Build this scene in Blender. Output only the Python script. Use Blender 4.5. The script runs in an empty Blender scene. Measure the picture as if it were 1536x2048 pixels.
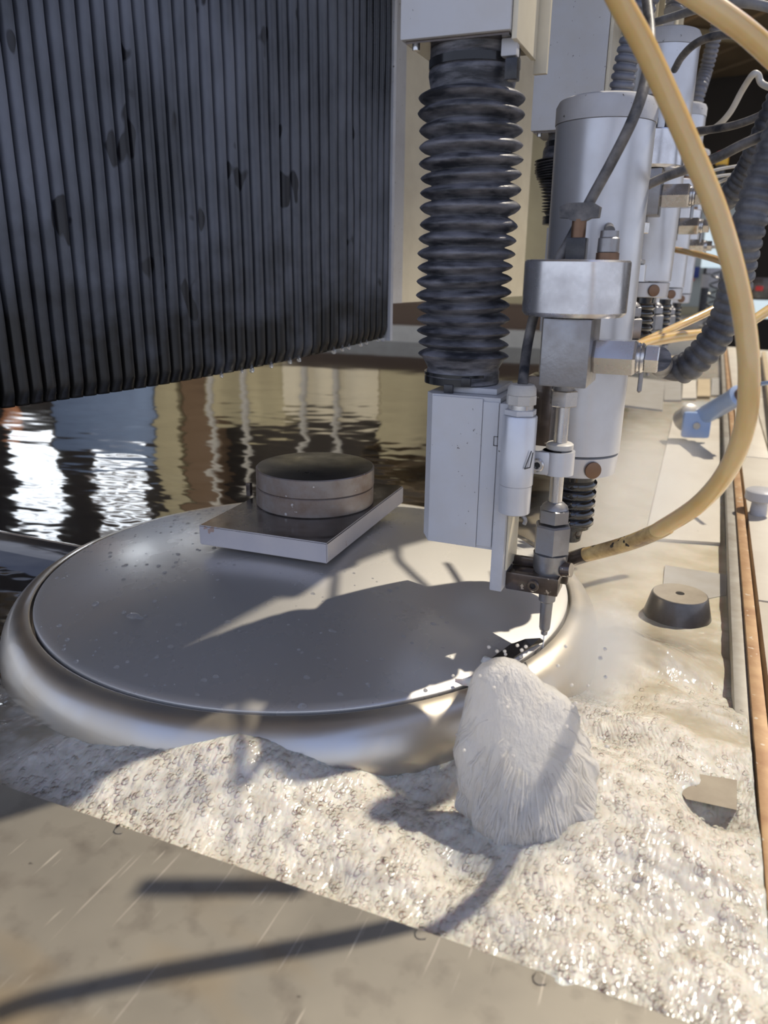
import bpy, bmesh, math, random
from mathutils import Vector, Matrix, noise
import numpy as np
random.seed(7)
S = bpy.context.scene
V = Vector
# ------------------------------------------------------------------ camera (solved from the tank's own vanishing lines)
F = 1531.0
Yc = V((668, 480, F)).normalized()
Xc = V((3898, -539, -F)); Xc = (Xc - Yc * Xc.dot(Yc)).normalized()
rh = lambda v: V((v[0], v[1], -v[2]))
Zc = rh(rh(Xc).cross(rh(Yc)))
RT = V((Xc[0], Yc[0], Zc[0])); UP = V((Xc[1], Yc[1], Zc[1])); FW = V((Xc[2], Yc[2], Zc[2]))
CP = V((0, 0, .30))
cd = bpy.data.cameras.new('camera'); cam = bpy.data.objects.new('camera', cd); S.collection.objects.link(cam)
M = Matrix((( RT.x, UP.x, -FW.x, CP.x), (RT.y, UP.y, -FW.y, CP.y), (RT.z, UP.z, -FW.z, CP.z), (0, 0, 0, 1)))
cam.matrix_world = M
cd.sensor_fit = 'VERTICAL'; cd.sensor_height = 36; cd.sensor_width = 27; cd.lens = 36 * F / 2048
cd.clip_start = .02; cd.clip_end = 100
cd.dof.use_dof = True; cd.dof.focus_distance = .55; cd.dof.aperture_fstop = 11
S.camera = cam
# pixel of the photograph -> world point: at a depth, or on a plane of the place
def ray(u, v): return FW + RT * ((u - 768) / F) - UP * ((v - 1024) / F)
def at(u, v, d): return CP + ray(u, v) * d
def onz(u, v, z): r = ray(u, v); return CP + r * ((z - CP.z) / r.z)
def ony(u, v, y): r = ray(u, v); return CP + r * ((y - CP.y) / r.y)
def onx(u, v, x): r = ray(u, v); return CP + r * ((x - CP.x) / r.x)
# ------------------------------------------------------------------ light
S.view_settings.view_transform = 'Standard'; S.view_settings.look = 'None'
S.view_settings.exposure = 0.0; S.view_settings.gamma = 1.0; S.view_settings.use_curve_mapping = False
W = bpy.data.worlds.new('world'); S.world = W; W.use_nodes = True
wn = W.node_tree; wn.nodes.clear()
wo = wn.nodes.new('ShaderNodeOutputWorld'); wb = wn.nodes.new('ShaderNodeBackground')
wt = wn.nodes.new('ShaderNodeTexCoord'); ws = wn.nodes.new('ShaderNodeSeparateXYZ'); wr = wn.nodes.new('ShaderNodeValToRGB')
wn.links.new(wt.outputs['Generated'], ws.inputs[0]); wn.links.new(ws.outputs['Z'], wr.inputs[0])
wr.color_ramp.elements[0].position = 0.0; wr.color_ramp.elements[0].color = (.84, .89, 1.0, 1)
wr.color_ramp.elements[1].position = .55; wr.color_ramp.elements[1].color = (.42, .54, .92, 1)
wn.links.new(wr.outputs[0], wb.inputs[0]); wb.inputs[1].default_value = 1.2
wn.links.new(wb.outputs[0], wo.inputs[0])
SUN = V((.42, .57, 1.0)).normalized()   # from the shadows of the slide housing and the motor on the dome
sd = bpy.data.lights.new('sun', 'SUN'); sd.energy = 4.7; sd.angle = math.radians(.9); sd.color = (1.0, .90, .74)
so = bpy.data.objects.new('sun', sd); S.collection.objects.link(so); so.location = SUN * 5
so.rotation_euler = SUN.to_track_quat('Z', 'Y').to_euler()
S.cycles.sample_clamp_indirect = 6.0; S.cycles.max_bounces = 8; S.cycles.volume_bounces = 1
S.cycles.volume_step_rate = 2.0

# ------------------------------------------------------------------ materials
def mat(name, col, rough=.5, metal=0., dirt=None, dscale=30., damt=.5, spots=None, bump=0., bscale=200., coat=0., aniso=None, spec=.5, trans=0., stretch=(1, 1, 1), ior=1.45, sss=0., rvar=.0):
    m = bpy.data.materials.new(name); m.use_nodes = True; t = m.node_tree; n = t.nodes; L = t.links
    b = n['Principled BSDF']; b.inputs['Base Color'].default_value = (*col, 1); b.inputs['Roughness'].default_value = rough
    b.inputs['Metallic'].default_value = metal; b.inputs['Coat Weight'].default_value = coat; b.inputs['Coat Roughness'].default_value = .06
    b.inputs['Specular IOR Level'].default_value = spec; b.inputs['Transmission Weight'].default_value = trans; b.inputs['IOR'].default_value = ior
    if sss: b.inputs['Subsurface Weight'].default_value = sss; b.inputs['Subsurface Scale'].default_value = .004
    tc = n.new('ShaderNodeTexCoord'); mp = n.new('ShaderNodeMapping'); L.new(tc.outputs['Object'], mp.inputs[0]); mp.inputs['Scale'].default_value = stretch
    cur = None
    def nz(scale, det=5, r=.6):
        x = n.new('ShaderNodeTexNoise'); x.inputs['Scale'].default_value = scale; x.inputs['Detail'].default_value = det; x.inputs['Roughness'].default_value = r
        L.new(mp.outputs[0], x.inputs['Vector']); return x
    if dirt:
        x = nz(dscale); rp = n.new('ShaderNodeValToRGB'); rp.color_ramp.elements[0].position = .5 - .12; rp.color_ramp.elements[1].position = .5 + .15
        L.new(x.outputs['Fac'], rp.inputs[0]); ma = n.new('ShaderNodeMath'); ma.operation = 'MULTIPLY'; ma.inputs[1].default_value = damt; L.new(rp.outputs[0], ma.inputs[0])
        mx = n.new('ShaderNodeMix'); mx.data_type = 'RGBA'; L.new(ma.outputs[0], mx.inputs[0]); mx.inputs[6].default_value = (*col, 1); mx.inputs[7].default_value = (*dirt, 1)
        cur = mx.outputs[2]
        if rvar:
            mr = n.new('ShaderNodeMapRange'); L.new(x.outputs['Fac'], mr.inputs[0]); mr.inputs[1].default_value = .35; mr.inputs[2].default_value = .65; mr.inputs[3].default_value = rough - rvar; mr.inputs[4].default_value = rough + rvar; L.new(mr.outputs[0], b.inputs['Roughness'])
    if spots:
        sc, scol, th = spots; x = nz(sc, 2, .5); rp = n.new('ShaderNodeValToRGB'); rp.color_ramp.elements[0].position = th; rp.color_ramp.elements[1].position = th + .02
        L.new(x.outputs['Fac'], rp.inputs[0]); mx = n.new('ShaderNodeMix'); mx.data_type = 'RGBA'; L.new(rp.outputs[0], mx.inputs[0])
        if cur: L.new(cur, mx.inputs[6])
        else: mx.inputs[6].default_value = (*col, 1)
        mx.inputs[7].default_value = (*scol, 1); cur = mx.outputs[2]
    if cur: L.new(cur, b.inputs['Base Color'])
    if bump:
        x = nz(bscale, 3); bp = n.new('ShaderNodeBump'); bp.inputs['Strength'].default_value = bump; bp.inputs['Distance'].default_value = .001
        L.new(x.outputs['Fac'], bp.inputs['Height']); L.new(bp.outputs[0], b.inputs['Normal'])
    return m
MT = {}
MT['white'] = mat('painted_white', (.50, .50, .51), .32, 0, (.47, .45, .42), 45, .45, (420, (.12, .10, .09), .74))
MT['cream'] = mat('cream_paint', (.66, .60, .46), .35, 0, (.5, .44, .33), 25, .4)
MT['greypaint'] = mat('grey_paint', (.50, .50, .51), .4, 0, (.36, .35, .35), 30, .5, (300, (.12, .11, .10), .72), bump=.15, bscale=300)
MT['alu'] = mat('anodised_aluminium', (.60, .61, .64), .34, .5, (.47, .45, .43), 22, .4, (420, (.14, .12, .10), .77), rvar=.05)
MT['steelbar'] = mat('brushed_collar', (.62, .62, .64), .28, .85, (.34, .32, .32), 24, .75, rvar=.08)
MT['steel'] = mat('dull_steel', (.30, .30, .31), .38, .7, (.26, .24, .22), 60, .7, bump=.15, bscale=400, rvar=.1)
MT['mirror'] = mat('wet_bright_bar', (.60, .58, .56), .10, .95)
MT['steel2'] = mat('bright_steel', (.62, .61, .60), .25, .9, (.40, .36, .32), 70, .5, rvar=.08)
MT['darksteel'] = mat('dark_wet_steel', (.10, .075, .06), .22, .5, (.04, .03, .025), 90, .7, (200, (.45, .38, .3), .68), coat=.5)
MT['rubber'] = mat('dusty_rubber', (.026, .027, .032), .40, 0, (.21, .205, .22), 42, .85, bump=.3, bscale=260, stretch=(1, 1, 5))
MT['bandblack'] = mat('shiny_black_band', (.012, .012, .013), .18, 0)
MT['rubberclean'] = mat('wet_black_rubber', (.008, .008, .009), .1, 0, coat=.8)
MT['blackplastic'] = mat('black_plastic', (.018, .018, .02), .3, 0, (.08, .08, .085), 80, .5)
MT['cable'] = mat('dusty_cable', (.030, .031, .036), .5, 0, (.24, .22, .20), 60, .75, bump=.2, bscale=300)
MT['greycable'] = mat('grey_cable', (.17, .17, .18), .5, 0, (.33, .31, .28), 60, .7)
MT['conduit'] = mat('corrugated_plastic', (.035, .037, .046), .45, 0, (.15, .15, .155), 50, .8)
MT['ribbed'] = mat('ribbed_conduit', (.20, .21, .245), .4, 0, (.12, .12, .14), 40, .6)
MT['palecable'] = mat('pale_cable', (.50, .48, .44), .5, 0, (.35, .32, .28), 60, .5)
MT['hose'] = mat('yellow_hose', (.64, .43, .16), .16, 0, (.70, .53, .27), 18, .7, coat=.4, sss=.6)
MT['hosestain'] = mat('stained_hose', (.58, .40, .16), .2, 0, (.12, .05, .02), 75, .75, (120, (.02, .012, .008), .66), coat=.4)
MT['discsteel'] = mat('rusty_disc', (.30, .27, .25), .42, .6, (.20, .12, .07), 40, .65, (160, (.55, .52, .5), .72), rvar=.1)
MT['disctop'] = mat('dark_steel_top', (.026, .022, .018), .35, .4, (.06, .052, .043), 30, .6, rvar=.1)  # near-black tops, well darker than the disc rims
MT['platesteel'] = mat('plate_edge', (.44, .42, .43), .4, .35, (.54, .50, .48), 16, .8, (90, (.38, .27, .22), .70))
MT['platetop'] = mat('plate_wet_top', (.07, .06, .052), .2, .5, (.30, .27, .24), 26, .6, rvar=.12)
MT['rust'] = mat('rusty_rim', (.42, .27, .14), .5, .2, (.26, .13, .06), 40, .8, (150, (.5, .42, .32), .66))
MT['wallgrey'] = mat('tank_inner_wall', (.34, .32, .28), .5, .3, (.20, .17, .13), 30, .7)
MT['beige'] = mat('beige_metal', (.52, .42, .27), .5, 0, (.40, .31, .19), 12, .5)
MT['deck'] = mat('deck_plate', (.62, .58, .50), .5, .2, (.50, .45, .38), 10, .6, (160, (.3, .26, .2), .74))
MT['blue'] = mat('pale_blue_paint', (.30, .42, .66), .35, 0, (.45, .5, .6), 20, .4)
MT['palegrey'] = mat('pale_wet_metal', (.50, .48, .44), .35, .3, (.40, .36, .3), 30, .5)
MT['murk'] = mat('wet_scummy_metal', (.36, .31, .24), .12, .1, (.50, .44, .34), 40, .6, coat=.5)
MT['puckside'] = mat('shaded_cone', (.13, .12, .115), .3, .4, (.07, .06, .05), 60, .7, coat=.3)  # puck side darkened for the shade facing away from the sun
MT['bronze'] = mat('bronze', (.20, .12, .075), .4, .7, (.15, .09, .06), 50, .6)
MT['cyan'] = mat('console_glow', (.75, .82, .82), .4)
_c = MT['cyan'].node_tree.nodes['Principled BSDF']; _c.inputs['Emission Color'].default_value = (.75, .92, .95, 1); _c.inputs['Emission Strength'].default_value = .5   # glow stands in for sunlight on the console fronts
MT['cabinet'] = mat('cabinet_green_grey', (.42, .44, .38), .5)
MT['navy'] = mat('navy_badge', (.03, .05, .20), .4)
MT['red'] = mat('red_paint', (.65, .04, .03), .4)
MT['amber'] = mat('amber_lens', (.8, .45, .03), .3)
MT['roofm'] = mat('brown_roof_sheet', (.30, .215, .12), .7, 0, (.22, .155, .085), 2, .6)
MT['rafter'] = mat('tan_rafter', (.34, .26, .14), .6)
MT['concrete'] = mat('concrete', (.32, .30, .27), .8, 0, (.24, .22, .2), 3, .6)
MT['darkwall'] = mat('dark_brick', (.045, .036, .028), .9, 0, (.03, .025, .02), 2, .5)
MT['olive'] = mat('olive_beige', (.42, .37, .23), .6, 0, (.34, .29, .18), 2, .6)
MT['bluewall'] = mat('blue_grey_panel', (.22, .30, .46), .5, 0, (.16, .21, .33), 2, .7)
MT['brown'] = mat('brown_column', (.16, .10, .055), .7)
MT['orange'] = mat('orange_post', (.75, .30, .12), .5)
MT['window'] = mat('lit_window', (.9, .95, 1), .5)
_b = MT['window'].node_tree.nodes['Principled BSDF']; _b.inputs['Emission Color'].default_value = (.86, .93, 1, 1); _b.inputs['Emission Strength'].default_value = 7.0

def steel_dome(name):
    # glass-bead blasted stainless: a tight and a wide metallic lobe together
    m = mat(name, (.60, .59, .58), .27, 1.0, (.50, .49, .49), 9, .6, rvar=.04, bump=.03, bscale=500)
    t = m.node_tree; n = t.nodes; L = t.links; b = n['Principled BSDF']; o = n['Material Output']
    g = n.new('ShaderNodeBsdfPrincipled'); g.inputs['Metallic'].default_value = .93; g.inputs['Roughness'].default_value = .64; g.inputs['Base Color'].default_value = (.74, .72, .68, 1)
    mx = n.new('ShaderNodeMixShader'); mx.inputs[0].default_value = .52; L.new(b.outputs[0], mx.inputs[1]); L.new(g.outputs[0], mx.inputs[2]); L.new(mx.outputs[0], o.inputs[0]); return m
MT['crown'] = steel_dome('brushed_stainless')
MT['skirt'] = mat('wet_stainless', (.54, .51, .46), .36, .9, (.60, .52, .40), 14, .8, rvar=.07, coat=.4)

def sheet_mat():
    m = bpy.data.materials.new('scratched_sheet'); m.use_nodes = True; t = m.node_tree; n = t.nodes; L = t.links; b = n['Principled BSDF']
    tc = n.new('ShaderNodeTexCoord')
    def nz(scale, st, rot=0, det=5, loc=0):
        mp = n.new('ShaderNodeMapping'); mp.inputs['Scale'].default_value = st; mp.inputs['Rotation'].default_value = (0, 0, rot); mp.inputs['Location'].default_value = (loc, 0, 0); L.new(tc.outputs['Object'], mp.inputs[0])
        x = n.new('ShaderNodeTexNoise'); x.inputs['Scale'].default_value = scale; x.inputs['Detail'].default_value = det; L.new(mp.outputs[0], x.inputs['Vector']); return x
    def ramp(x, a, c):
        r = n.new('ShaderNodeMapRange'); r.inputs[1].default_value = a; r.inputs[2].default_value = c; L.new(x.outputs['Fac'], r.inputs[0]); return r.outputs[0]
    def mix(f, a, c):
        mx = n.new('ShaderNodeMix'); mx.data_type = 'RGBA'; L.new(f, mx.inputs[0])
        if isinstance(a, tuple): mx.inputs[6].default_value = (*a, 1)
        else: L.new(a, mx.inputs[6])
        mx.inputs[7].default_value = (*c, 1); return mx.outputs[2]
    c = mix(ramp(nz(9, (1, 1, 1)), .35, .65), (.275, .25, .205), (.215, .197, .165))
    c = mix(ramp(nz(60, (1, 1, 1), 0, 4, 3), .52, .75), c, (.165, .145, .12))
    c = mix(ramp(nz(5, (1, 2, 1), 0, 3, 9), .60, .72), c, (.31, .23, .13))
    c = mix(ramp(nz(16, (30, 1.4, 1), .36, 2, 1), .70, .74), c, (.42, .38, .32))
    c = mix(ramp(nz(13, (36, 1.2, 1), .52, 2, 5), .71, .74), c, (.38, .34, .29))
    c = mix(ramp(nz(120, (1, 1, 1), 0, 2, 2), .76, .78), c, (.05, .04, .035))
    L.new(c, b.inputs['Base Color']); b.inputs['Metallic'].default_value = .35
    L.new(ramp(nz(20, (1, 1, 1)), -.4, 1.6), b.inputs['Roughness'])
    return m
MT['sheet'] = sheet_mat()

# ------------------------------------------------------------------ mesh helpers
COL = S.collection
def link(name, verts, faces, m, parent=None, smooth=True, angle=35):
    me = bpy.data.meshes.new(name); me.from_pydata([tuple(v) for v in verts], [], faces); me.materials.append(m if not isinstance(m, str) else MT[m])
    if smooth:
        me.shade_smooth(); me.set_sharp_from_angle(angle=math.radians(angle))
    o = bpy.data.objects.new(name, me); COL.objects.link(o)
    if parent: o.parent = parent
    return o
class MB:
    def __init__(s): s.v = []; s.f = []
    def add(s, vs, fs):
        k = len(s.v); s.v += [V(x) for x in vs]; s.f += [tuple(i + k for i in f) for f in fs]; return s
    def box(s, a, b, bev=.0, rot=0, piv=None):
        x0, y0, z0 = [min(p, q) for p, q in zip(a, b)]; x1, y1, z1 = [max(p, q) for p, q in zip(a, b)]
        bm = bmesh.new(); bmesh.ops.create_cube(bm, size=1)
        for v in bm.verts: v.co = V(((x0 + x1) / 2 + v.co.x * (x1 - x0), (y0 + y1) / 2 + v.co.y * (y1 - y0), (z0 + z1) / 2 + v.co.z * (z1 - z0)))
        if bev: bmesh.ops.bevel(bm, geom=list(bm.edges), offset=bev, segments=2, profile=.6, affect='EDGES')
        if rot:
            c = V(piv) if piv else V(((x0 + x1) / 2, (y0 + y1) / 2, 0)); bmesh.ops.rotate(bm, verts=bm.verts, cent=c, matrix=Matrix.Rotation(rot, 3, 'Z'))
        bm.verts.index_update(); s.add([v.co.copy() for v in bm.verts], [[v.index for v in f.verts] for f in bm.faces]); bm.free(); return s
    def lathe(s, c, prof, n=40, axis=V((0, 0, 1)), rf=None):
        # prof: (h, r) along axis from c
        a = axis.normalized(); t = V((1, 0, 0)) if abs(a.x) < .9 else V((0, 1, 0)); u = a.cross(t).normalized(); w = a.cross(u); c = V(c); vs = []; fs = []
        for h, r in prof:
            for k in range(n):
                p = 2 * math.pi * k / n; rr = r * (rf(h, p) if rf else 1); vs.append(c + a * h + (u * math.cos(p) + w * math.sin(p)) * rr)
        for i in range(len(prof) - 1):
            for k in range(n): k2 = (k + 1) % n; fs.append((i * n + k, i * n + k2, (i + 1) * n + k2, (i + 1) * n + k))
        fs.append(tuple(range(n))[::-1]); fs.append(tuple((len(prof) - 1) * n + k for k in range(n)))
        return s.add(vs, fs)
    def prism(s, c, r, h, n=6, axis=V((0, 0, 1)), ch=.12, tw=0):
        a = axis.normalized(); t = V((1, 0, 0)) if abs(a.x) < .9 else V((0, 1, 0)); u = a.cross(t).normalized(); w = a.cross(u); c = V(c); vs = []; fs = []
        for hh, rr in ((0, r * (1 - ch)), (h * ch * .6, r), (h * (1 - ch * .6), r), (h, r * (1 - ch))):
            for k in range(n): p = 2 * math.pi * k / n + tw; vs.append(c + a * hh + (u * math.cos(p) + w * math.sin(p)) * rr)
        for i in range(3):
            for k in range(n): k2 = (k + 1) % n; fs.append((i * n + k, i * n + k2, (i + 1) * n + k2, (i + 1) * n + k))
        fs.append(tuple(range(n))[::-1]); fs.append(tuple(3 * n + k for k in range(n)))
        return s.add(vs, fs)
    def quadbox(s, p, q):  # two matching outlines joined
        n = len(p); vs = list(p) + list(q); fs = [tuple(range(n))[::-1], tuple(range(n, 2 * n))] + [(i, (i + 1) % n, n + (i + 1) % n, n + i) for i in range(n)]
        return s.add(vs, fs)
    def build(s, name, m, parent=None, smooth=True, angle=35): return link(name, s.v, s.f, m, parent, smooth, angle)
def spline(pts, n):
    pts = [V(p) for p in pts]; P = [pts[0] * 2 - pts[1]] + pts + [pts[-1] * 2 - pts[-2]]; out = []; m = len(pts) - 1
    for i in range(m):
        a, b, c, d = P[i:i + 4]; k = max(2, int(n / m))
        for j in range(k):
            t = j / k; out.append(.5 * ((2 * b) + (c - a) * t + (2 * a - 5 * b + 4 * c - d) * t * t + (3 * b - a - 3 * c + d) * t ** 3))
    out.append(pts[-1]); return out
def resample(pts, step):
    out = [pts[0]]; acc = 0
    for a, b in zip(pts[:-1], pts[1:]):
        d = (b - a).length
        while acc + d >= step:
            t = (step - acc) / d; a = a.lerp(b, t); out.append(a.copy()); d = (b - a).length; acc = 0
        acc += d
    return out
def sweep(pts, rf, n=16):
    mb = MB(); vs = []; fs = []; T = [(pts[min(i + 1, len(pts) - 1)] - pts[max(i - 1, 0)]).normalized() for i in range(len(pts))]
    u = T[0].orthogonal().normalized()
    for i, p in enumerate(pts):
        u = (u - T[i] * u.dot(T[i])).normalized(); w = T[i].cross(u); r = rf(i) if callable(rf) else rf
        for k in range(n): a = 2 * math.pi * k / n; vs.append(p + (u * math.cos(a) + w * math.sin(a)) * r)
    for i in range(len(pts) - 1):
        for k in range(n): k2 = (k + 1) % n; fs.append((i * n + k, i * n + k2, (i + 1) * n + k2, (i + 1) * n + k))
    fs.append(tuple(range(n))[::-1]); fs.append(tuple((len(pts) - 1) * n + k for k in range(n)))
    return mb.add(vs, fs)
def tube(name, pts, r, m, parent=None, n=16, seg=80): return sweep(spline(pts, seg), r, n).build(name, m, parent, angle=60)
def corr(name, pts, r, m, parent=None, pitch=.006, depth=.12, n=20, sharp=False):
    p = resample(spline(pts, 400), pitch / 6)
    prof = [1, 1, 1 - depth * .3, 1 - depth, 1 - depth, 1 - depth * .3] if not sharp else [.97, 1, .995, .965, 1 - depth, 1 - depth]
    return sweep(p, lambda i: r * prof[i % 6], n).build(name, m, parent, angle=50)
def tag(o, label=None, cat=None, group=None, kind=None):
    if label: o['label'] = label
    if cat: o['category'] = cat
    if group: o['group'] = group
    if kind: o['kind'] = kind
    return o
def empty(name, loc, label, cat, group=None):
    o = bpy.data.objects.new(name, None); COL.objects.link(o); o.location = (0, 0, 0); o.empty_display_size = .02
    return tag(o, label, cat, group)
struct = lambda o: tag(o, kind='structure')
Z3 = V((0, 0, 1)); X3 = V((1, 0, 0)); Y3 = V((0, 1, 0))
WZ = 0.0            # still water level
RZ = .022; SZ = .035 # top of the tank rim, top of the loose steel sheet
DC = V((-.286, .530, 0))   # axis of the dished head

# ------------------------------------------------------------------ setting: tank, deck, workshop
YF = onz(700, 1810, SZ).y; XR = onz(1500, 1300, RZ).x
fl = MB().box((-14, -6, -1.0), (14, 16, -.95)).build('floor', 'concrete'); struct(fl)
wr_ = MB().box((XR - .012, .10, -.5), (XR - .002, 3.3, RZ - .004), .0008).build('tank_wall_right', 'wallgrey'); struct(wr_)
rm = MB().box((XR - .002, .10, -.5), (XR + .007, 3.3, RZ), .001).build('trim_1', 'rust'); struct(rm)
bk = MB().box((-3.5, 3.12, -.5), (XR, 3.2, .065), .004).build('tank_wall_back', 'cream'); struct(bk)
lf = MB().box((-3.55, .0, -.5), (-3.5, 3.2, .02), .003).build('tank_wall_left', 'wallgrey'); struct(lf)
# deck right of the rim, four sheets with open joints
y0 = .10
dk = bpy.data.objects.new('deck', None); COL.objects.link(dk); struct(dk)
for j, (a, b) in enumerate(((.10, .72), (.724, 1.34), (1.344, 2.1), (2.104, 3.4))):
    MB().box((XR + .012, a, RZ - .022), (.115, b, RZ - .006), .0008).build('deck_sheet', 'deck', dk)
    MB().box((.118, a - .05, RZ - .022), (.60, b - .054, RZ - .008), .0008).build('deck_sheet', 'deck', dk)
MB().box((XR + .007, .1, -.5), (.9, 3.4, RZ - .03)).build('deck_base', 'darksteel', dk)
# steel sheet lying across the front of the tank
sh = MB().box((-1.1, -.5, SZ - .004), (XR + .02, YF, SZ), .0006).build('steel_sheet', 'sheet')
tag(sh, 'large scratched steel sheet in the foreground beside the foam', 'metal sheet')

# far workshop
bwall = MB().box((-14, 11.0, -1), (10, 11.2, 6.4)).build('wall_back', 'darkwall'); struct(bwall)
lwall = MB().box((-14.2, 3, -1), (-14, 11, 5.1)).build('wall_left', 'darkwall'); struct(lwall)
rf = bpy.data.objects.new('ceiling', None); COL.objects.link(rf); struct(rf)
dl = V((-.616, .788, 0)); dw = V((.788, .616, 0)); o0 = V((4.6, 3.6, 2.5))   # low lean-to roof beyond the tank: long sheets with lapped edges
for k in range(17):
    q = o0 + dw * (.50 * (k - 6)); q = q + dl * max(0, (5.8 - q.y) / .788); e = dl * 8; w = dw * .49; up = V((0, 0, .02))
    MB().quadbox([q, q + w + up, q + w + e + up, q + e], [q + V((0, 0, .03)), q + w + V((0, 0, .05)), q + w + e + V((0, 0, .05)), q + e + V((0, 0, .03))]).build('roof_sheet', 'roofm', rf, False)
for k in range(4):
    q = o0 + dl * (3.2 + 2.0 * k) - V((0, 0, .09)) - dw * 3; e = dw * 9; w = dl * .05
    MB().quadbox([q, q + w, q + w + e, q + e], [p + V((0, 0, .08)) for p in (q, q + w, q + w + e, q + e)]).build('rafter', 'rafter', rf, False)
MB().box((-14, -3, 5.0), (1.6, 8.5, 5.1)).build('roof_panel', 'roofm', rf)
MB().box((3.3, -3, 5.0), (10, 8.5, 5.1)).build('roof_panel', 'roofm', rf)   # unseen, added to cut sky light; the gap lets the sun in

# added fill lights, out of view, that brighten the far cabinets
for i, (x, w) in enumerate(((-8.0, 260), (-4.2, 300))):
    ld = bpy.data.lights.new('cabinet_fill_light', 'AREA'); ld.shape = 'RECTANGLE'; ld.size = 2.6; ld.size_y = .25; ld.energy = w; ld.color = (1, .93, .80)
    lo_b = bpy.data.objects.new('cabinet_fill_light', ld); COL.objects.link(lo_b); lo_b.location = (x, 7.6, 4.72); lo_b.rotation_euler = V((0, -.9, 1.0)).to_track_quat('Z', 'Y').to_euler()
    tag(MB().box((x - 1.35, 7.45, 4.76), (x + 1.35, 7.75, 4.86), .01).build('fill_light_case', 'white'), ['left', 'right'][i] + ' long case of an added fill light over the far cabinets', 'lamp')
# windows and fittings of the far wall (seen mirrored in the still water)
def wall_window(name, x0, x1, z0, z1, slats, g=.05):
    r = bpy.data.objects.new(name, None); COL.objects.link(r); struct(r)
    n = slats; h = (z1 - z0) / n
    for i in range(n): MB().box((x0, 10.96, z0 + h * i + g), (x1, 10.99, z0 + h * (i + 1) - g)).build('pane', 'window', r)
    for i in range(n + 1): MB().box((x0 - .05, 10.93, z0 + h * i - g), (x1 + .05, 11.0, z0 + h * i + g)).build('window_bar', 'brown', r)
wall_window('window_1', -12.6, -11.5, 2.75, 4.9, 5)
wall_window('window_2', -10.5, -9.3, 3.1, 4.9, 4, .13)
wall_window('window_3', -8.45, -8.1, 3.0, 4.6, 3)
def slab(name, a, b, m, label, cat, group=None): return tag(MB().box(a, b, .01).build(name, m), label, cat, group)
slab('post', (-12.3, 10.6, -.95), (-12.0, 10.8, 2.7), 'orange', 'orange post against the far workshop wall', 'post')
slab('partition_panel', (-10.9, 10.5, -.95), (-8.6, 10.6, 3.0), 'bluewall', 'blue grey partition far behind, mirrored in the dark water', 'panel')
slab('steel_column', (-8.4, 10.3, -.95), (-7.95, 10.6, 5.0), 'olive', 'tall pale column mirrored in the dark water', 'column')
slab('steel_column', (-7.85, 10.3, -.95), (-7.2, 10.6, 4.6), 'brown', 'tall brown column beside the pale column', 'column')
slab('machine_cabinet', (-7.1, 9.9, -.95), (-5.7, 10.6, 2.0), 'olive', 'olive beige machine cabinet mirrored in the water, left one', 'cabinet', None)
slab('machine_cabinet', (-5.6, 9.7, -.95), (-4.1, 10.6, 1.75), 'cream', 'cream machine cabinet mirrored in the water, right one', 'cabinet', None)
slab('machine_cabinet', (-4.0, 9.5, -.95), (-1.2, 10.4, 2.1), 'olive', 'long beige machine cabinet behind the gantry', 'cabinet', None)
for i, x in enumerate((-6.8, -6.2, -5.2, -4.7)):
    tag(sweep([V((x, 9.6, -.95)), V((x, 9.6, 2.2)), V((x, 9.6, 4.9))], .05, 10).build('wall_pipe', 'palecable'), ['thin pale pipe', 'second thin pale pipe', 'third thin pale pipe', 'rightmost thin pale pipe'][i] + ' rising in front of the far cabinets', 'pipe')
# brown box added for the dark gap under the gantry housing
slab('gap_backing', (-2.6, 3.25, -.9), (-.30, 3.6, .15), 'brown', 'long brown box filling the dark gap behind the tank under the gantry', 'backing box')

# ------------------------------------------------------------------ water, foam, splash
def g2(x, y, cx, cy, r, rx=1.0): return math.exp(-(((x - cx) / (r * rx)) ** 2 + ((y - cy) / r) ** 2))
HILLS = [ # px, py, z plane, radius, extra height
 (260, 1560, .03, .045, .008), (480, 1530, .03, .035, .016), (560, 1600, .02, .04, .010), (1060, 1640, .02, .024, .004), (1420, 1650, .02, .016, -.016), (930, 1600, .02, .014, -.012), (1250, 1750, .02, .05, .012),
 (1150, 1620, .01, .03, .010), (1300, 1560, .0, .03, .006), (1310, 1350, .0, .034, .020), (1240, 1300, .0, .022, .012), (1060, 1860, .02, .03, .003), (780, 1760, .02, .025, .006),
 (690, 1610, .01, .018, .006), (840, 1630, .01, .016, -.008), (930, 1790, .01, .016, -.008), (1190, 1560, .0, .02, -.008)]
HP = [(onz(u, v, z), r, h) for u, v, z, r, h in HILLS]
def sstep(a, b, x): t = min(1, max(0, (x - a) / (b - a))); return t * t * (3 - 2 * t)
def fbm(p, n=4): return noise.fractal(p, 1.0, 2.0, n, noise_basis='PERLIN_ORIGINAL')
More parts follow.
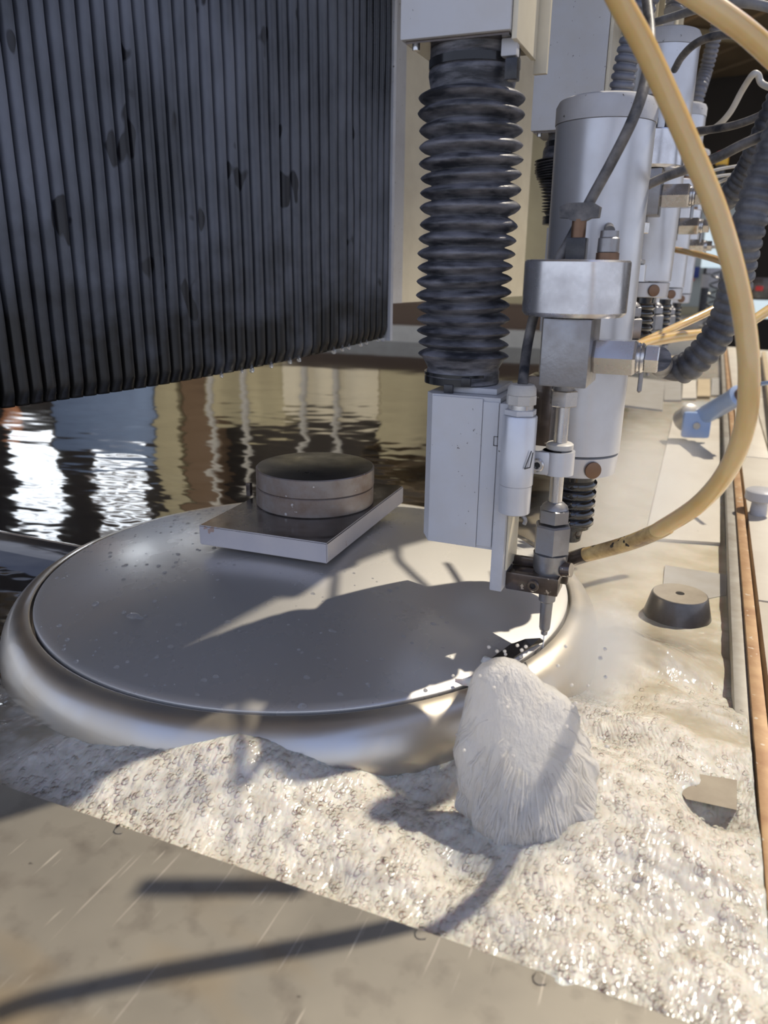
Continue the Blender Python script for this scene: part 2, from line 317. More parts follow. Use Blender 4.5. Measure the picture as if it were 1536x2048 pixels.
def water_at(x, y):
    # foamy share: the strip between the sheet and the dished head, and the right hand end of the tank
    p = V((x, y, 0))
    yl = .33 + .12 * sstep(-.42, -.12, x); front = 1 - sstep(yl - .01, yl + .10, y + .03 * noise.noise(p * 16)); front *= sstep(-.62, -.40, x + .05 * noise.noise(p * 9))
    right = sstep(-.10, -.04, x) * (1 - sstep(.50, .85, y))
    f = max(front * (.30 + .70 * sstep(-.37, -.27, x + .03 * noise.noise(p * 20))), right * .75)
    f *= 1 - .9 * g2(x, y, -.012, .60, .060) ; f *= 1 - .8 * g2(x, y, HP[10][0].x, HP[10][0].y, .030, 1.5); f *= 1 - .55 * g2(x, y, .03, .46, .035)
    milk = sstep(-.22, -.06, x + .03 * noise.noise(p * 7)) * (1 - .3 * sstep(1.2, 2.6, y)); milk = max(milk, front * (.45 + .55 * sstep(-.38, -.28, x)))
    milk *= 1 - .42 * g2(x, y, -.012, .61, .055) - .25 * g2(x, y, HP[10][0].x, HP[10][0].y, .028, 1.5) - .30 * g2(x, y, .036, .50, .04) - .3 * g2(x, y, -.045, .47, .018, 1.6)
    h = .025 * front + .006 * right
    for q, r, e in HP:
        d = ((x - q.x) ** 2 + (y - q.y) ** 2) / (r * r)
        if d < 7: h += e * math.exp(-d)
    act = max(front, right)
    if act > .02:
        w = V((noise.noise(p * 11), noise.noise(p * 11 + V((5, 0, 0))), 0)) * .03
        h += act * (.0060 * fbm((p + w) * 15, 3) + .0010 * fbm((p + w) * 70, 2)) + act * (.4 + .6 * f) * .0006 * noise.noise(V((x * 330, y * 330, 0)) + V((noise.noise(p * 40), noise.noise(p * 40 + V((3, 3, 3))), 0)) * 4)
    calm = 1 - act
    if calm > .02:
        h += calm * (.0008 * noise.noise(V((x * 7, y * 10, 1))) + .00034 * noise.noise(V((x * 22, y * 36, 4))) + .00010 * noise.noise(V((x * 60, y * 95, 8)))) * (1 if y < 1.6 else max(.25, 1 - (y - 1.6)))
    return h, f, milk
def axis_vals(a, b, d, lo, g):
    xs = list(np.arange(a, b, d)); s_ = d; x = xs[0]; L = []
    while x > lo: s_ *= g; x -= s_; L.append(x)
    return L[::-1] + xs
xs = axis_vals(-.60, XR - .004, .0018, -3.4, 1.03)
ys = list(np.arange(YF - .01, .86, .0018)); s_ = .0018
while ys[-1] < 3.1: s_ *= 1.018; ys.append(ys[-1] + s_)
nx_, ny_ = len(xs), len(ys)
vv = []; ff_ = []; mm_ = []
for y in ys:
    for x in xs:
        h, f, k = water_at(x, y); vv.append((x, y, WZ + h)); ff_.append(f); mm_.append(k)
fs = [(j * nx_ + i, j * nx_ + i + 1, (j + 1) * nx_ + i + 1, (j + 1) * nx_ + i) for j in range(ny_ - 1) for i in range(nx_ - 1)]
def water_mat():
    m = bpy.data.materials.new('tank_water'); m.use_nodes = True; t = m.node_tree; n = t.nodes; L = t.links; b = n['Principled BSDF']
    a1 = n.new('ShaderNodeAttribute'); a1.attribute_name = 'foam'; a2 = n.new('ShaderNodeAttribute'); a2.attribute_name = 'milk'
    tc = n.new('ShaderNodeTexCoord')
    def noi(s, d=3): x = n.new('ShaderNodeTexNoise'); x.inputs['Scale'].default_value = s; x.inputs['Detail'].default_value = d; L.new(tc.outputs['Object'], x.inputs['Vector']); return x
    def mr(src, a, c, o0=0, o1=1): r = n.new('ShaderNodeMapRange'); L.new(src, r.inputs[0]); r.inputs[1].default_value = a; r.inputs[2].default_value = c; r.inputs[3].default_value = o0; r.inputs[4].default_value = o1; return r.outputs[0]
    def mth(op, a, c):
        r = n.new('ShaderNodeMath'); r.operation = op
        for i, q in enumerate((a, c)):
            if isinstance(q, (int, float)): r.inputs[i].default_value = q
            else: L.new(q, r.inputs[i])
        return r.outputs[0]
    def mix(f, a, c):
        mx = n.new('ShaderNodeMix'); mx.data_type = 'RGBA'; L.new(f, mx.inputs[0])
        for i, q in ((6, a), (7, c)):
            if isinstance(q, tuple): mx.inputs[i].default_value = (*q, 1)
            else: L.new(q, mx.inputs[i])
        return mx.outputs[2]
    nn = noi(28, 5)
    base = mix(a2.outputs['Fac'], (.022, .018, .014), mix(mr(nn.outputs['Fac'], .35, .65), (.47, .41, .30), (.58, .52, .41)))
    fo = mth('ADD', a1.outputs['Fac'], mth('MULTIPLY', mth('SUBTRACT', nn.outputs['Fac'], .5), 1.3)); fo = mr(fo, .35, .75)
    c = mix(fo, base, mix(mr(noi(90, 4).outputs['Fac'], .35, .65), (.54, .50, .425), (.70, .665, .59)))
    pore = noi(240, 2); cc = c
    # bubbles as domed cells in two sizes, only where there is foam
    vo = n.new('ShaderNodeTexVoronoi'); vo.inputs['Scale'].default_value = 420; mp = n.new('ShaderNodeVectorMath'); mp.operation = 'ADD'; sc_ = n.new('ShaderNodeVectorMath'); sc_.operation = 'SCALE'; sc_.inputs[3].default_value = .02
    L.new(noi(22, 2).outputs['Color'], sc_.inputs[0]); L.new(tc.outputs['Object'], mp.inputs[0]); L.new(sc_.outputs[0], mp.inputs[1]); stv = n.new('ShaderNodeVectorMath'); stv.operation = 'MULTIPLY'; stv.inputs[1].default_value = (1, .38, .6); L.new(mp.outputs[0], stv.inputs[0]); L.new(stv.outputs[0], vo.inputs['Vector'])
    v2 = n.new('ShaderNodeTexVoronoi'); v2.inputs['Scale'].default_value = 190; L.new(stv.outputs[0], v2.inputs['Vector'])
    c = mix(mth('MULTIPLY', mr(vo.outputs['Distance'], .35, .75), mth('MULTIPLY', fo, .12)), cc, (.40, .35, .28)); L.new(c, b.inputs['Base Color'])
    hgt = mth('ADD', mth('MULTIPLY', vo.outputs['Distance'], -.7), mth('MULTIPLY', v2.outputs['Distance'], -.9))
    bp = n.new('ShaderNodeBump'); bp.inputs['Distance'].default_value = .0011; L.new(mth('MULTIPLY', fo, .9), bp.inputs['Strength']); L.new(hgt, bp.inputs['Height'])
    b2 = n.new('ShaderNodeBump'); b2.inputs['Distance'].default_value = .0012; b2.inputs['Strength'].default_value = .5; L.new(mth('MULTIPLY', noi(75, 2).outputs['Fac'], a2.outputs['Fac']), b2.inputs['Height']); L.new(bp.outputs[0], b2.inputs['Normal'])
    L.new(b2.outputs[0], b.inputs['Normal']); L.new(mr(fo, 0, 1, .05, .16), b.inputs['Roughness'])
    b.inputs['IOR'].default_value = 1.33; b.inputs['Specular IOR Level'].default_value = .62; b.inputs['Subsurface Scale'].default_value = .012; L.new(mth('MULTIPLY', a2.outputs['Fac'], .30), b.inputs['Subsurface Weight'])
    return m
MT['water'] = water_mat()
wo_ = link('tank_water', vv, fs, 'water', None, True, 180)
for nm, dat in (('foam', ff_), ('milk', mm_)):
    at_ = wo_.data.attributes.new(nm, 'FLOAT', 'POINT'); at_.data.foreach_set('value', dat)
tag(wo_, 'tank water, dark and still at left, milky with white foam at right and in front', 'water', kind='stuff')

# individual bubbles lying on the foam, joined (nobody could count them)
bm = bmesh.new(); bmesh.ops.create_icosphere(bm, subdivisions=2, radius=1); iv = np.array([v.co[:] for v in bm.verts]); it = np.array([[v.index for v in f.verts] for f in bm.faces]); bm.free()
keep = iv[:, 2] > -.3; fk = it[keep[it].all(1)]; remap = -np.ones(len(iv), int); remap[np.where(keep)[0]] = np.arange(keep.sum()); iv = iv[keep]; fk = remap[fk]
rb = random.Random(11); bv = []; bf = []; nb = 0; tries = 0
while nb < 6000 and tries < 60000:
    tries += 1; x = rb.uniform(-.46, XR - .006); y = YF + (rb.random() ** 1.3) * .34; h, f, k_ = water_at(x, y)
    if f < .45 + .5 * rb.random() or (x - DC.x) ** 2 + (y - DC.y) ** 2 < .236 ** 2: continue
    r = rb.choice((.0005, .0006, .0007, .0008, .001, .0013, .0018)) ; bv.append(iv * r + np.array((x, y, WZ + h - r * .1))); bf.append(fk + nb * len(iv)); nb += 1
bme = bpy.data.meshes.new('foam_bubbles'); bme.from_pydata(np.concatenate(bv).tolist(), [], np.concatenate(bf).tolist()); bme.shade_smooth()
def film(name):
    m = bpy.data.materials.new(name); m.use_nodes = True; t = m.node_tree; n = t.nodes; n.clear(); L = t.links
    o = n.new('ShaderNodeOutputMaterial'); mx = n.new('ShaderNodeMixShader'); tr = n.new('ShaderNodeBsdfTransparent'); gl = n.new('ShaderNodeBsdfGlossy'); fr = n.new('ShaderNodeFresnel'); fr.inputs[0].default_value = 1.22
    gl.inputs['Roughness'].default_value = .12; L.new(fr.outputs[0], mx.inputs[0]); L.new(tr.outputs[0], mx.inputs[1]); L.new(gl.outputs[0], mx.inputs[2]); L.new(mx.outputs[0], o.inputs[0]); return m
MT['bubble'] = film('bubble_film'); bme.materials.append(MT['bubble'])
bo = bpy.data.objects.new('foam_bubbles', bme); COL.objects.link(bo); tag(bo, 'countless small shiny bubbles lying on the white foam', 'bubbles', kind='stuff')
# foam / spray column thrown up below the nozzle
def foam_mat(name, c1, c2, tr=0., st=(1, 1, 1)):
    m = mat(name, c1, .22, 0, c2, 30, .8, bump=.7, bscale=190, stretch=st, sss=.3, trans=tr, ior=1.33); return m
MT['splash'] = foam_mat('splash_water', (.62, .57, .50), (.80, .77, .71), 0.0, (1.6, 1.6, .30))
MT['plume'] = foam_mat('plume_water', (.82, .78, .71), (.95, .93, .88), 0.0, (2.0, 2.0, .28))
_p = MT['plume'].node_tree.nodes['Principled BSDF']; MT['plume'].node_tree.nodes['Bump'].inputs['Distance'].default_value = .0030; _p.inputs['Subsurface Weight'].default_value = .8; _p.inputs['Subsurface Scale'].default_value = .015; _p.inputs['Subsurface Radius'].default_value = (1, .9, .75); _p.inputs['Roughness'].default_value = .14
# aerated water lets light through: half of the diffuse light goes on inward
_t = MT['plume'].node_tree; _tl = _t.nodes.new('ShaderNodeBsdfTranslucent'); _tl.inputs[0].default_value = (.93, .90, .84, 1); _mx = _t.nodes.new('ShaderNodeMixShader'); _mx.inputs[0].default_value = .5
_p.inputs['Subsurface Weight'].default_value = 0.0; _t.links.new(_p.outputs[0], _mx.inputs[1]); _t.links.new(_tl.outputs[0], _mx.inputs[2]); _t.links.new(_mx.outputs[0], _t.nodes['Material Output'].inputs[0])
def lobe(mb, c, h, r0, seed, lean=(0, 0), n=110, mm=80, fl=1.0, amp=1.0, top=.5):
    vs = []; fs = []
    for i in range(mm + 1):
        t = i / mm; te = math.sin(t * math.pi / 2); rr = r0 * ((1 - (1 - top) * te) * math.sqrt(max(0, 1 - te ** 5)) + .30 * (1 - te) ** 4)
        for k in range(n):
            a = 2 * math.pi * k / n; ca, sa = math.cos(a), math.sin(a)
            q = V((ca * 1.1 + seed, sa * 1.1, t * 1.6)); q2 = V((ca * 3.2 + seed, sa * 3.2, t * 2.2)); q3 = V((ca * 13, sa * 13 + seed, t * 3.2)); q4 = V((ca * 34, sa * 34 + seed, t * 9))
            k_ = 1 + amp * (.30 * noise.noise(q) + .16 * noise.noise(q2) + .022 * noise.noise(q3) + .012 * noise.noise(q4)); zz = h * te * (1 + .14 * noise.noise(V((ca * .8 + seed, sa * .8, 5))) * t)
            vs.append((c[0] + rr * k_ * ca + lean[0] * t, c[1] + rr * k_ * sa * fl + lean[1] * t, c[2] + zz))
    for i in range(mm):
        for k in range(n): k2 = (k + 1) % n; fs.append((i * n + k, i * n + k2, (i + 1) * n + k2, (i + 1) * n + k))
    mb.add(vs, fs); return mb
def meta(name, balls, res, m, amp, label, cat, seed=0, sx=220, sz=38):
    mbd = bpy.data.metaballs.new(name); mbd.resolution = res; mbd.render_resolution = res; mbd.threshold = .5
    for (p, r) in balls: e = mbd.elements.new(); e.co = p; e.radius = r * 1.62
    ob = bpy.data.objects.new(name + '_field', mbd); COL.objects.link(ob); dg = bpy.context.evaluated_depsgraph_get()
    me = bpy.data.meshes.new_from_object(ob.evaluated_get(dg)); bpy.data.objects.remove(ob); bpy.data.metaballs.remove(mbd)
    me.name = name; nn = [v.normal.copy() for v in me.vertices]
    for v, q in zip(me.vertices, nn):
        c = v.co; fl = c + V((.006 * math.sin(c.z * 60 + c.x * 40), 0, 0)); v.co = c + q * (amp * (2.4 * noise.noise(c * 45 + V((seed, 0, 0))) + 1.5 * noise.noise(V((fl.x * 110, fl.y * 110, fl.z * 42))) + 1.0 * noise.noise(V((fl.x * sx, fl.y * sx, fl.z * sz))) + .4 * noise.noise(V((fl.x * 520, fl.y * 520, fl.z * 120)))))
    me.shade_smooth(); me.materials.clear(); me.materials.append(MT[m])
    if m == 'water':
        for nm, lv in (('foam', .62), ('milk', 1.0)): me.attributes.new(nm, 'FLOAT', 'POINT').data.foreach_set('value', [lv] * len(me.vertices))
    o = bpy.data.objects.new(name, me); COL.objects.link(o); tag(o, label, cat, kind='stuff'); return o
rb2 = random.Random(21); bl_ = []
for (u, v, rp, dy) in ((978, 1366, 34, .004), (1010, 1360, 36, .008), (1045, 1372, 32, .010), (962, 1405, 36, .0), (1000, 1410, 44, .004), (1052, 1412, 42, .008), (1098, 1412, 34, .014), (1128, 1432, 28, .018), (958, 1455, 38, 0), (1005, 1465, 50, 0), (1062, 1462, 46, .006), (1115, 1465, 36, .012), (1150, 1485, 26, .02),
    (950, 1510, 40, -.002), (1000, 1525, 52, -.002), (1060, 1525, 50, .002), (1118, 1525, 42, .008), (1160, 1540, 30, .016), (945, 1565, 38, -.002), (995, 1585, 50, -.004), (1055, 1590, 52, -.002), (1115, 1590, 44, .004), (1165, 1595, 34, .012), (985, 1640, 46, -.006), (1045, 1655, 50, -.008), (1105, 1650, 44, -.002), (1160, 1640, 34, .006), (935, 1610, 30, .0), (1020, 1700, 40, -.010), (1085, 1700, 38, -.008)):
    yy = .345 + dy - .020 * min(1, max(0, (v - 1400) / 280)); p = ony(u, v, yy); r = rp / F * (p - CP).dot(FW); bl_.append((p + V((rb2.uniform(-.001, .001), r * .3, 0)), r))
spl = meta('splash_plume', bl_, .0016, 'plume', .0013, 'tall white column of water boiling up below the nozzle', 'water splash')
# strands of falling water laid over the column, joined into the same splash
from mathutils.bvhtree import BVHTree
bvh = BVHTree.FromPolygons([v.co for v in spl.data.vertices], [p.vertices[:] for p in spl.data.polygons]); sm_ = MB(); cxy = sum((v.co for v in spl.data.vertices), V()) / len(spl.data.vertices)
for _ in range(300):
    a = rb2.uniform(math.pi * .85, math.pi * 2.25); z = rb2.uniform(.030, .100); n_ = rb2.randint(8, 20); pts = []; am = rb2.uniform(-.12, .12)
    for k in range(n_):
        o_ = V((cxy.x, cxy.y, z)); d_ = V((math.cos(a), math.sin(a), 0)); hit = bvh.ray_cast(o_ + d_ * .12, -d_)
        if hit[0] is None or z < .008: break
        if hit[1].z > .7 or (hit[0] - cxy).xy.dot(d_.xy) < .012: z -= .0026; continue
        pts.append(hit[0] + hit[1] * .0002); z -= .0026; a += am * .18 + rb2.uniform(-.02, .02)
    if len(pts) > 4:
        w_ = rb2.uniform(.00025, .0007); tt_ = sweep(pts, lambda i, m=len(pts), w_=w_: w_ * math.sin(math.pi * (i + .3) / (m + .0)) + .0001, 6); sm_.add(tt_.v, tt_.f)
for _ in range(70):
    u, v = rb2.uniform(900, 1230), rb2.uniform(1290, 1600); p = ony(u, v, .35 + rb2.uniform(-.03, .05)); q = V((p.x, p.y, max(p.z, .045))); tt_ = MB().lathe(q, [(-.0009, .0003), (-.0005, .0008), (.0, .001), (.0005, .0008), (.0009, .0002)], 8); sm_.add(tt_.v, tt_.f)
bm = bmesh.new(); bm.from_mesh(spl.data); me2 = bpy.data.meshes.new('t'); me2.from_pydata([tuple(v) for v in sm_.v], [], sm_.f); bm.from_mesh(me2); bm.to_mesh(spl.data); bm.free(); spl.data.shade_smooth()
# ------------------------------------------------------------------ dished head being trimmed
dh = empty('dished_head', DC, 'large round polished stainless dished end lying dome up in the tank', 'dished end')
RK = .214; KZ = .055; RS = .70; zc = KZ - math.sqrt(RS * RS - RK * RK)
prof = [(zc + math.sqrt(RS * RS - r * r), max(r, .0003)) for r in np.linspace(0, RK - .0026, 48)]
prof += [(KZ - .0003, RK - .0012), (KZ - .0012, RK - .0009), (KZ - .0070, RK - .0009)]
cr = MB().lathe((DC.x, DC.y, 0), [(h, r) for h, r in prof], 160).build('crown', 'crown', dh, angle=30)
sk = [(KZ - .012, RK + .0012), (KZ - .0012, RK + .0013), (KZ - .0008, RK + .0022)]
for t in np.linspace(0, 1, 22):
    a = t * math.pi / 2; sk.append((KZ - .0008 - .030 * (1 - math.cos(a)), RK + .0022 + .0225 * math.sin(a)))
sk += [(.0, RK + .0247), (-.05, RK + .0247), (-.05, RK + .018)]
MB().lathe((DC.x, DC.y, 0), sk, 160).build('skirt', 'skirt', dh, angle=40)
# lip of the cut where the crown starts to lift beside the nozzle
def crown_z(x, y): d2 = (x - DC.x) ** 2 + (y - DC.y) ** 2; return zc + math.sqrt(RS * RS - d2)
dr = MB(); rr_ = random.Random(5)
def drop(mb, x, y, z, r, sx=1., fl=.45):
    nn = 8; vs = [V((x, y, z + r * fl))]; fs = []
    for i, e in enumerate((.55, 1.0)):
        for k in range(nn): a = 2 * math.pi * k / nn; vs.append(V((x + r * e * math.cos(a) * sx, y + r * e * math.sin(a), z + r * fl * math.sqrt(max(0, 1 - e * e)) - (.0002 if e == 1 else 0))))
    for k in range(nn): k2 = (k + 1) % nn; fs.append((0, 1 + k, 1 + k2)); fs.append((1 + k, 9 + k, 9 + k2, 1 + k2))
    mb.add(vs, fs)
for _ in range(260):
    a = rr_.uniform(2.6, 5.9); r = RK * math.sqrt(rr_.uniform(.12, .96)); x = DC.x + r * math.cos(a); y = DC.y + r * math.sin(a)
    drop(dr, x, y, crown_z(x, y), rr_.choice((.0006, .0008, .001, .0014, .0019)), rr_.uniform(.8, 1.5))
MT['drop'] = mat('water_drop', (.9, .9, .9), .02, 0, trans=.9, ior=1.33)
o = dr.build('water_droplets', 'drop', None, angle=180); tag(o, 'small water droplets scattered over the steel dome', 'water droplets', kind='stuff')
for (u, v, r, sx, lb) in ((192, 1208, .0036, .8, 'oval water drop on the left flank of the dome'), (268, 1232, .0040, 1.5, 'long curled water drop left of the dome centre'), (605, 1412, .003, 1, 'water drop at the front rim of the dome')):
    p = onz(u, v, .06)
    for _ in range(6): p = onz(u, v, crown_z(p.x, p.y) if (p - DC).xy.length < RK else KZ)
    mb = MB(); drop(mb, p.x, p.y, p.z, r, sx); 
    if sx > 1.4: drop(mb, p.x + .006, p.y - .001, crown_z(p.x + .006, p.y - .001), r * .5, 2.0)
    tag(mb.build('water_drop', 'drop', None, angle=180), lb, 'water drop')
for (u, v, lb) in ((843, 1868, 'round bubble on the edge of the steel sheet, middle one'), (240, 1660, 'clear bubble on the left part of the steel sheet'), (1080, 1958, 'clear bubble on the right part of the steel sheet')):
    p = onz(u, v, SZ); mb = MB(); drop(mb, p.x, p.y, p.z, .0034, 1, .8); tag(mb.build('water_bubble', 'bubble', None, angle=180), lb, 'water drop')

lp = MB(); e0 = [onz(u, v, KZ + .0015) for u, v in ((1018, 1324), (1040, 1309), (1062, 1295), (1087, 1284))]; e1 = [onz(u, v, KZ + .006) for u, v in ((985, 1318), (1020, 1292), (1050, 1281), (1080, 1279))]
for i in range(3): lp.quadbox([e0[i], e0[i + 1], e1[i + 1], e1[i]], [p + V((0, 0, .0012)) for p in (e0[i], e0[i + 1], e1[i + 1], e1[i])])
lp.build('cut_lip', 'disctop', dh, False)
sb = []
for (u, v, rp) in ((1012, 1338, 17), (990, 1345, 17), (970, 1352, 15), (985, 1330, 14), (968, 1322, 12), (975, 1318, 8), (950, 1362, 13), (932, 1366, 11), (915, 1362, 9), (905, 1350, 6), (903, 1338, 5), (922, 1350, 6), (915, 1336, 4), (1028, 1350, 15), (960, 1372, 12), (985, 1366, 12)):
    p = onz(u, v, KZ + .004); r = rp / F * (p - CP).dot(FW); sb.append((p, r))
meta('rim_splash', sb, .0011, 'splash', .0006, 'small white splash of water clinging to the rim left of the plume', 'water splash', 4, 160, 160)

# weight plate and two discs on the crown
PT = .106; PBt = .0898
a_ = onz(397, 1050, PT); b_ = onz(654, 1087, PT); c_ = onz(807, 972, PT); d_ = a_ + (c_ - b_)
pm = MB(); dn = V((0, 0, PBt - PT)); bm = bmesh.new(); q = [bm.verts.new(p) for p in (a_, b_, c_, d_)]; q2 = [bm.verts.new(p + dn) for p in (a_, b_, c_, d_)]
bm.faces.new(q); bm.faces.new(q2[::-1])
for i in range(4): bm.faces.new((q[i], q2[i], q2[(i + 1) % 4], q[(i + 1) % 4]))
bmesh.ops.recalc_face_normals(bm, faces=bm.faces); bmesh.ops.bevel(bm, geom=list(bm.edges), offset=.0009, segments=2, affect='EDGES')
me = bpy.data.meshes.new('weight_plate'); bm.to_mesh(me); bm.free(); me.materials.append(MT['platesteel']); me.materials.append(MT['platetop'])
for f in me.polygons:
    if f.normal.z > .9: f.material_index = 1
me.shade_smooth(); me.set_sharp_from_angle(angle=.5); o = bpy.data.objects.new('weight_plate', me); COL.objects.link(o)
tag(o, 'thick grey rectangular steel plate lying flat on the dome', 'steel plate')
pl_ = onz(510, 1005, PT); pr_ = onz(747, 1000, PT); pf = onz(636, 1044, PT)
rd = (pr_ - pl_).length / 2 * .985; dcx = (pl_.x + pr_.x) / 2; dcy = pf.y + rd
hD = .0158
for k, lb in enumerate(('rusty steel disc resting on the rectangular plate, lower of the two', 'rusty steel disc on top of the other disc, dark top')):
    z0 = PT + .0001 + k * (hD + .0002); o = empty('steel_disc', DC, lb, 'steel disc', 'two round steel discs on the plate')
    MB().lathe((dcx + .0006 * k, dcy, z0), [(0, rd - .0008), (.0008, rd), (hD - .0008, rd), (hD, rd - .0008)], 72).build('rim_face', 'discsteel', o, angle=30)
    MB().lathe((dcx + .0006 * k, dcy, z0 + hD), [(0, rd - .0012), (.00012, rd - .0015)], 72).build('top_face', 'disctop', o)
c0 = ony(497, 985, dcy - .01); 
tag(MB().box((c0.x - .0012, dcy - .012, PT), (c0.x + .003, dcy - .008, PT + .012), .0004).build('steel_clip', 'darksteel'), 'small dark clip standing on the plate left of the discs', 'clip')

# flat bars and parts standing in the tank
bl = onz(0, 1064, .022)
tag(MB().box((-1.3, bl.y, -.05), (-.50, bl.y + .004, .022), .0006).build('steel_bar', 'mirror'), 'bright flat steel bar on edge left of the dome', 'steel bar')
pd_ = onz(0, 1300, .0)
tag(MB().box((-1.2, pd_.y - .004, -.05), (pd_.x - .006, pd_.y + .001, .028), .0006).build('steel_bar', 'darksteel'), 'dark steel bar on edge at the left picture edge', 'steel bar')
pk = onz(1360, 1187, .024)
kp = empty('support_puck', pk, 'conical puck with shaded side colour and a centre hole beside the tank rim', 'puck')
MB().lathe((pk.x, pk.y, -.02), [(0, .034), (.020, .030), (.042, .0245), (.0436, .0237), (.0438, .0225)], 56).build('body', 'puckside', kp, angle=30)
MB().lathe((pk.x, pk.y, .0238), [(0, .0232), (.0004, .0228)], 48).build('top_face', 'murk', kp)
MB().lathe((pk.x, pk.y, .0242), [(0, .0039), (.0003, .0036)], 24).build('hole', 'rubberclean', kp)
# flat plates just awash in the milky water
def awash(pts, z, name, m, lb, t=.004):
    P = [onz(u, v, z) for u, v in pts]; tag(MB().quadbox([p - V((0, 0, t)) for p in P], P).build(name, m, None, False), lb, 'metal plate')
awash([(1345, 840), (1440, 838), (1440, 1085), (1290, 1075)], .0035, 'metal_plate', 'deck', 'long pale plate awash beside the rim behind the hose', .01)
awash([(1235, 750), (1330, 762), (1325, 820), (1232, 808)], .0035, 'metal_plate', 'palegrey', 'square pale plate awash far behind the clamp')
awash([(1330, 1130), (1455, 1150), (1452, 1190), (1322, 1215)], .002, 'metal_plate', 'palegrey', 'grey plate awash behind the conical puck')
b1 = onz(1370, 1596, .018); b2 = onz(1474, 1618, .018)
tag(MB().quadbox([onz(u, v, .016) for u, v in ((1352, 1572), (1372, 1598), (1474, 1620), (1474, 1560), (1380, 1545))], [onz(u, v, .030) for u, v in ((1352, 1572), (1372, 1598), (1474, 1620), (1474, 1560), (1380, 1545))]).build('metal_plate', 'murk', None, False), 'pale plate end standing out of the foam beside the rim', 'metal plate')
for i, (u0, u1, v0, v1) in enumerate(((1330, 1362, 762, 800), (1366, 1392, 760, 796), (1396, 1420, 758, 792), (1424, 1440, 756, 790), (1180, 1230, 700, 735), (1300, 1350, 712, 740), (1354, 1400, 706, 730))):
    awash([(u0, v0), (u1, v0), (u1 + 1, v1), (u0 - 2, v1)], .004 + .001 * (i % 3), 'metal_plate', ['palegrey', 'deck', 'beige'][i % 3], ['first', 'second', 'third', 'fourth', 'leftmost far', 'middle far', 'right far'][i] + ' small grating plate awash behind the blue cylinder')

# ------------------------------------------------------------------ pleated cover and gantry side
h0 = ray(2600, 558); h0.z = 0; h0.normalize()
P1 = at(0, 817, .62); r2 = ray(767, 675)
den = h0.x * r2.y - h0.y * r2.x; sL = ((CP.x - P1.x) * r2.y - (CP.y - P1.y) * r2.x) / den; tt = (P1.x + h0.x * sL - CP.x) / r2.x; P2 = CP + r2 * tt
nrm = V((h0.y, -h0.x, 0))
if nrm.dot(CP - P1) < 0: nrm = -nrm
cv = empty('pleated_cover', P1, 'tall black dusty pleated rubber cover hanging over the water at left', 'bellows cover')
npl = 36; vs = []; fs = []; zt = .652; rng = random.Random(3); cols = []
pos = []; s = -.16; 
while s < sL: pos.append(s); s += sL / npl * (1.0 if s < sL * .85 else .72)
for a, b in zip(pos, pos[1:] + [sL]):
    w = b - a; dd = .011
    for t, dz in ((0, -.9), (.05, -.1), (.13, .30), (.35, .52), (.65, .64), (.88, .60), (.95, .15)): cols.append((a + w * t, dz * dd, a))
rows = 60
for j in range(rows + 1):
    tz = j / rows
    for s, dz, key in cols:
        zb = P1.z + (P2.z - P1.z) * (s / sL) - .006 * math.sin(s / sL * math.pi); z = zb + (zt - zb) * tz ** 1.3
        wob = .0011 * noise.noise(V((key * 30, z * 7, 0))); bot = .35 + .65 * sstep(0, .012, z - zb)
        s2 = s + wob + (.0004 * noise.noise(V((s * 90, z * 25, 3)))); p = P1 + h0 * s2 + nrm * (dz * bot + .5 * wob); vs.append((p.x, p.y, z))
nc = len(cols)
fs = [(j * nc + i, j * nc + i + 1, (j + 1) * nc + i + 1, (j + 1) * nc + i) for j in range(rows) for i in range(nc - 1)]
def cover_mat():
    m = mat('pleat_fabric', (.026, .028, .034), .36, 0, (.145, .155, .185), 11, .85, (38, (.012, .012, .015), .66), bump=.12, bscale=120, stretch=(1, 1, .45), rvar=.1); return m
MT['pleat'] = cover_mat()
def dark_hem(m, z0, z1):   # darkens the cover towards its hem, with an irregular noise edge
    t = m.node_tree; n = t.nodes; L = t.links; b = n['Principled BSDF']; src = b.inputs['Base Color'].links[0].from_socket
    tc = n.new('ShaderNodeTexCoord'); sp_ = n.new('ShaderNodeSeparateXYZ'); L.new(tc.outputs['Object'], sp_.inputs[0]); nz = n.new('ShaderNodeTexNoise'); nz.inputs['Scale'].default_value = 26; nz.inputs['Detail'].default_value = 4; L.new(tc.outputs['Object'], nz.inputs['Vector'])
    a = n.new('ShaderNodeMath'); a.operation = 'MULTIPLY_ADD'; L.new(nz.outputs['Fac'], a.inputs[0]); a.inputs[1].default_value = .22; L.new(sp_.outputs['Z'], a.inputs[2]); r = n.new('ShaderNodeMapRange'); L.new(a.outputs[0], r.inputs[0]); r.inputs[1].default_value = z0; r.inputs[2].default_value = z1
    mx = n.new('ShaderNodeMix'); mx.data_type = 'RGBA'; L.new(r.outputs[0], mx.inputs[0]); mx.inputs[6].default_value = (.010, .009, .008, 1); L.new(src, mx.inputs[7]); L.new(mx.outputs[2], b.inputs['Base Color'])
dark_hem(MT['pleat'], .33, .44)
po = link('pleated_fabric', vs, fs, 'pleat', cv, True, 70)
md = po.modifiers.new('t', 'SOLIDIFY'); md.thickness = .0012; md.offset = -1
q = [P1 + h0 * (sL + .001), P1 + h0 * (sL + .0045)]
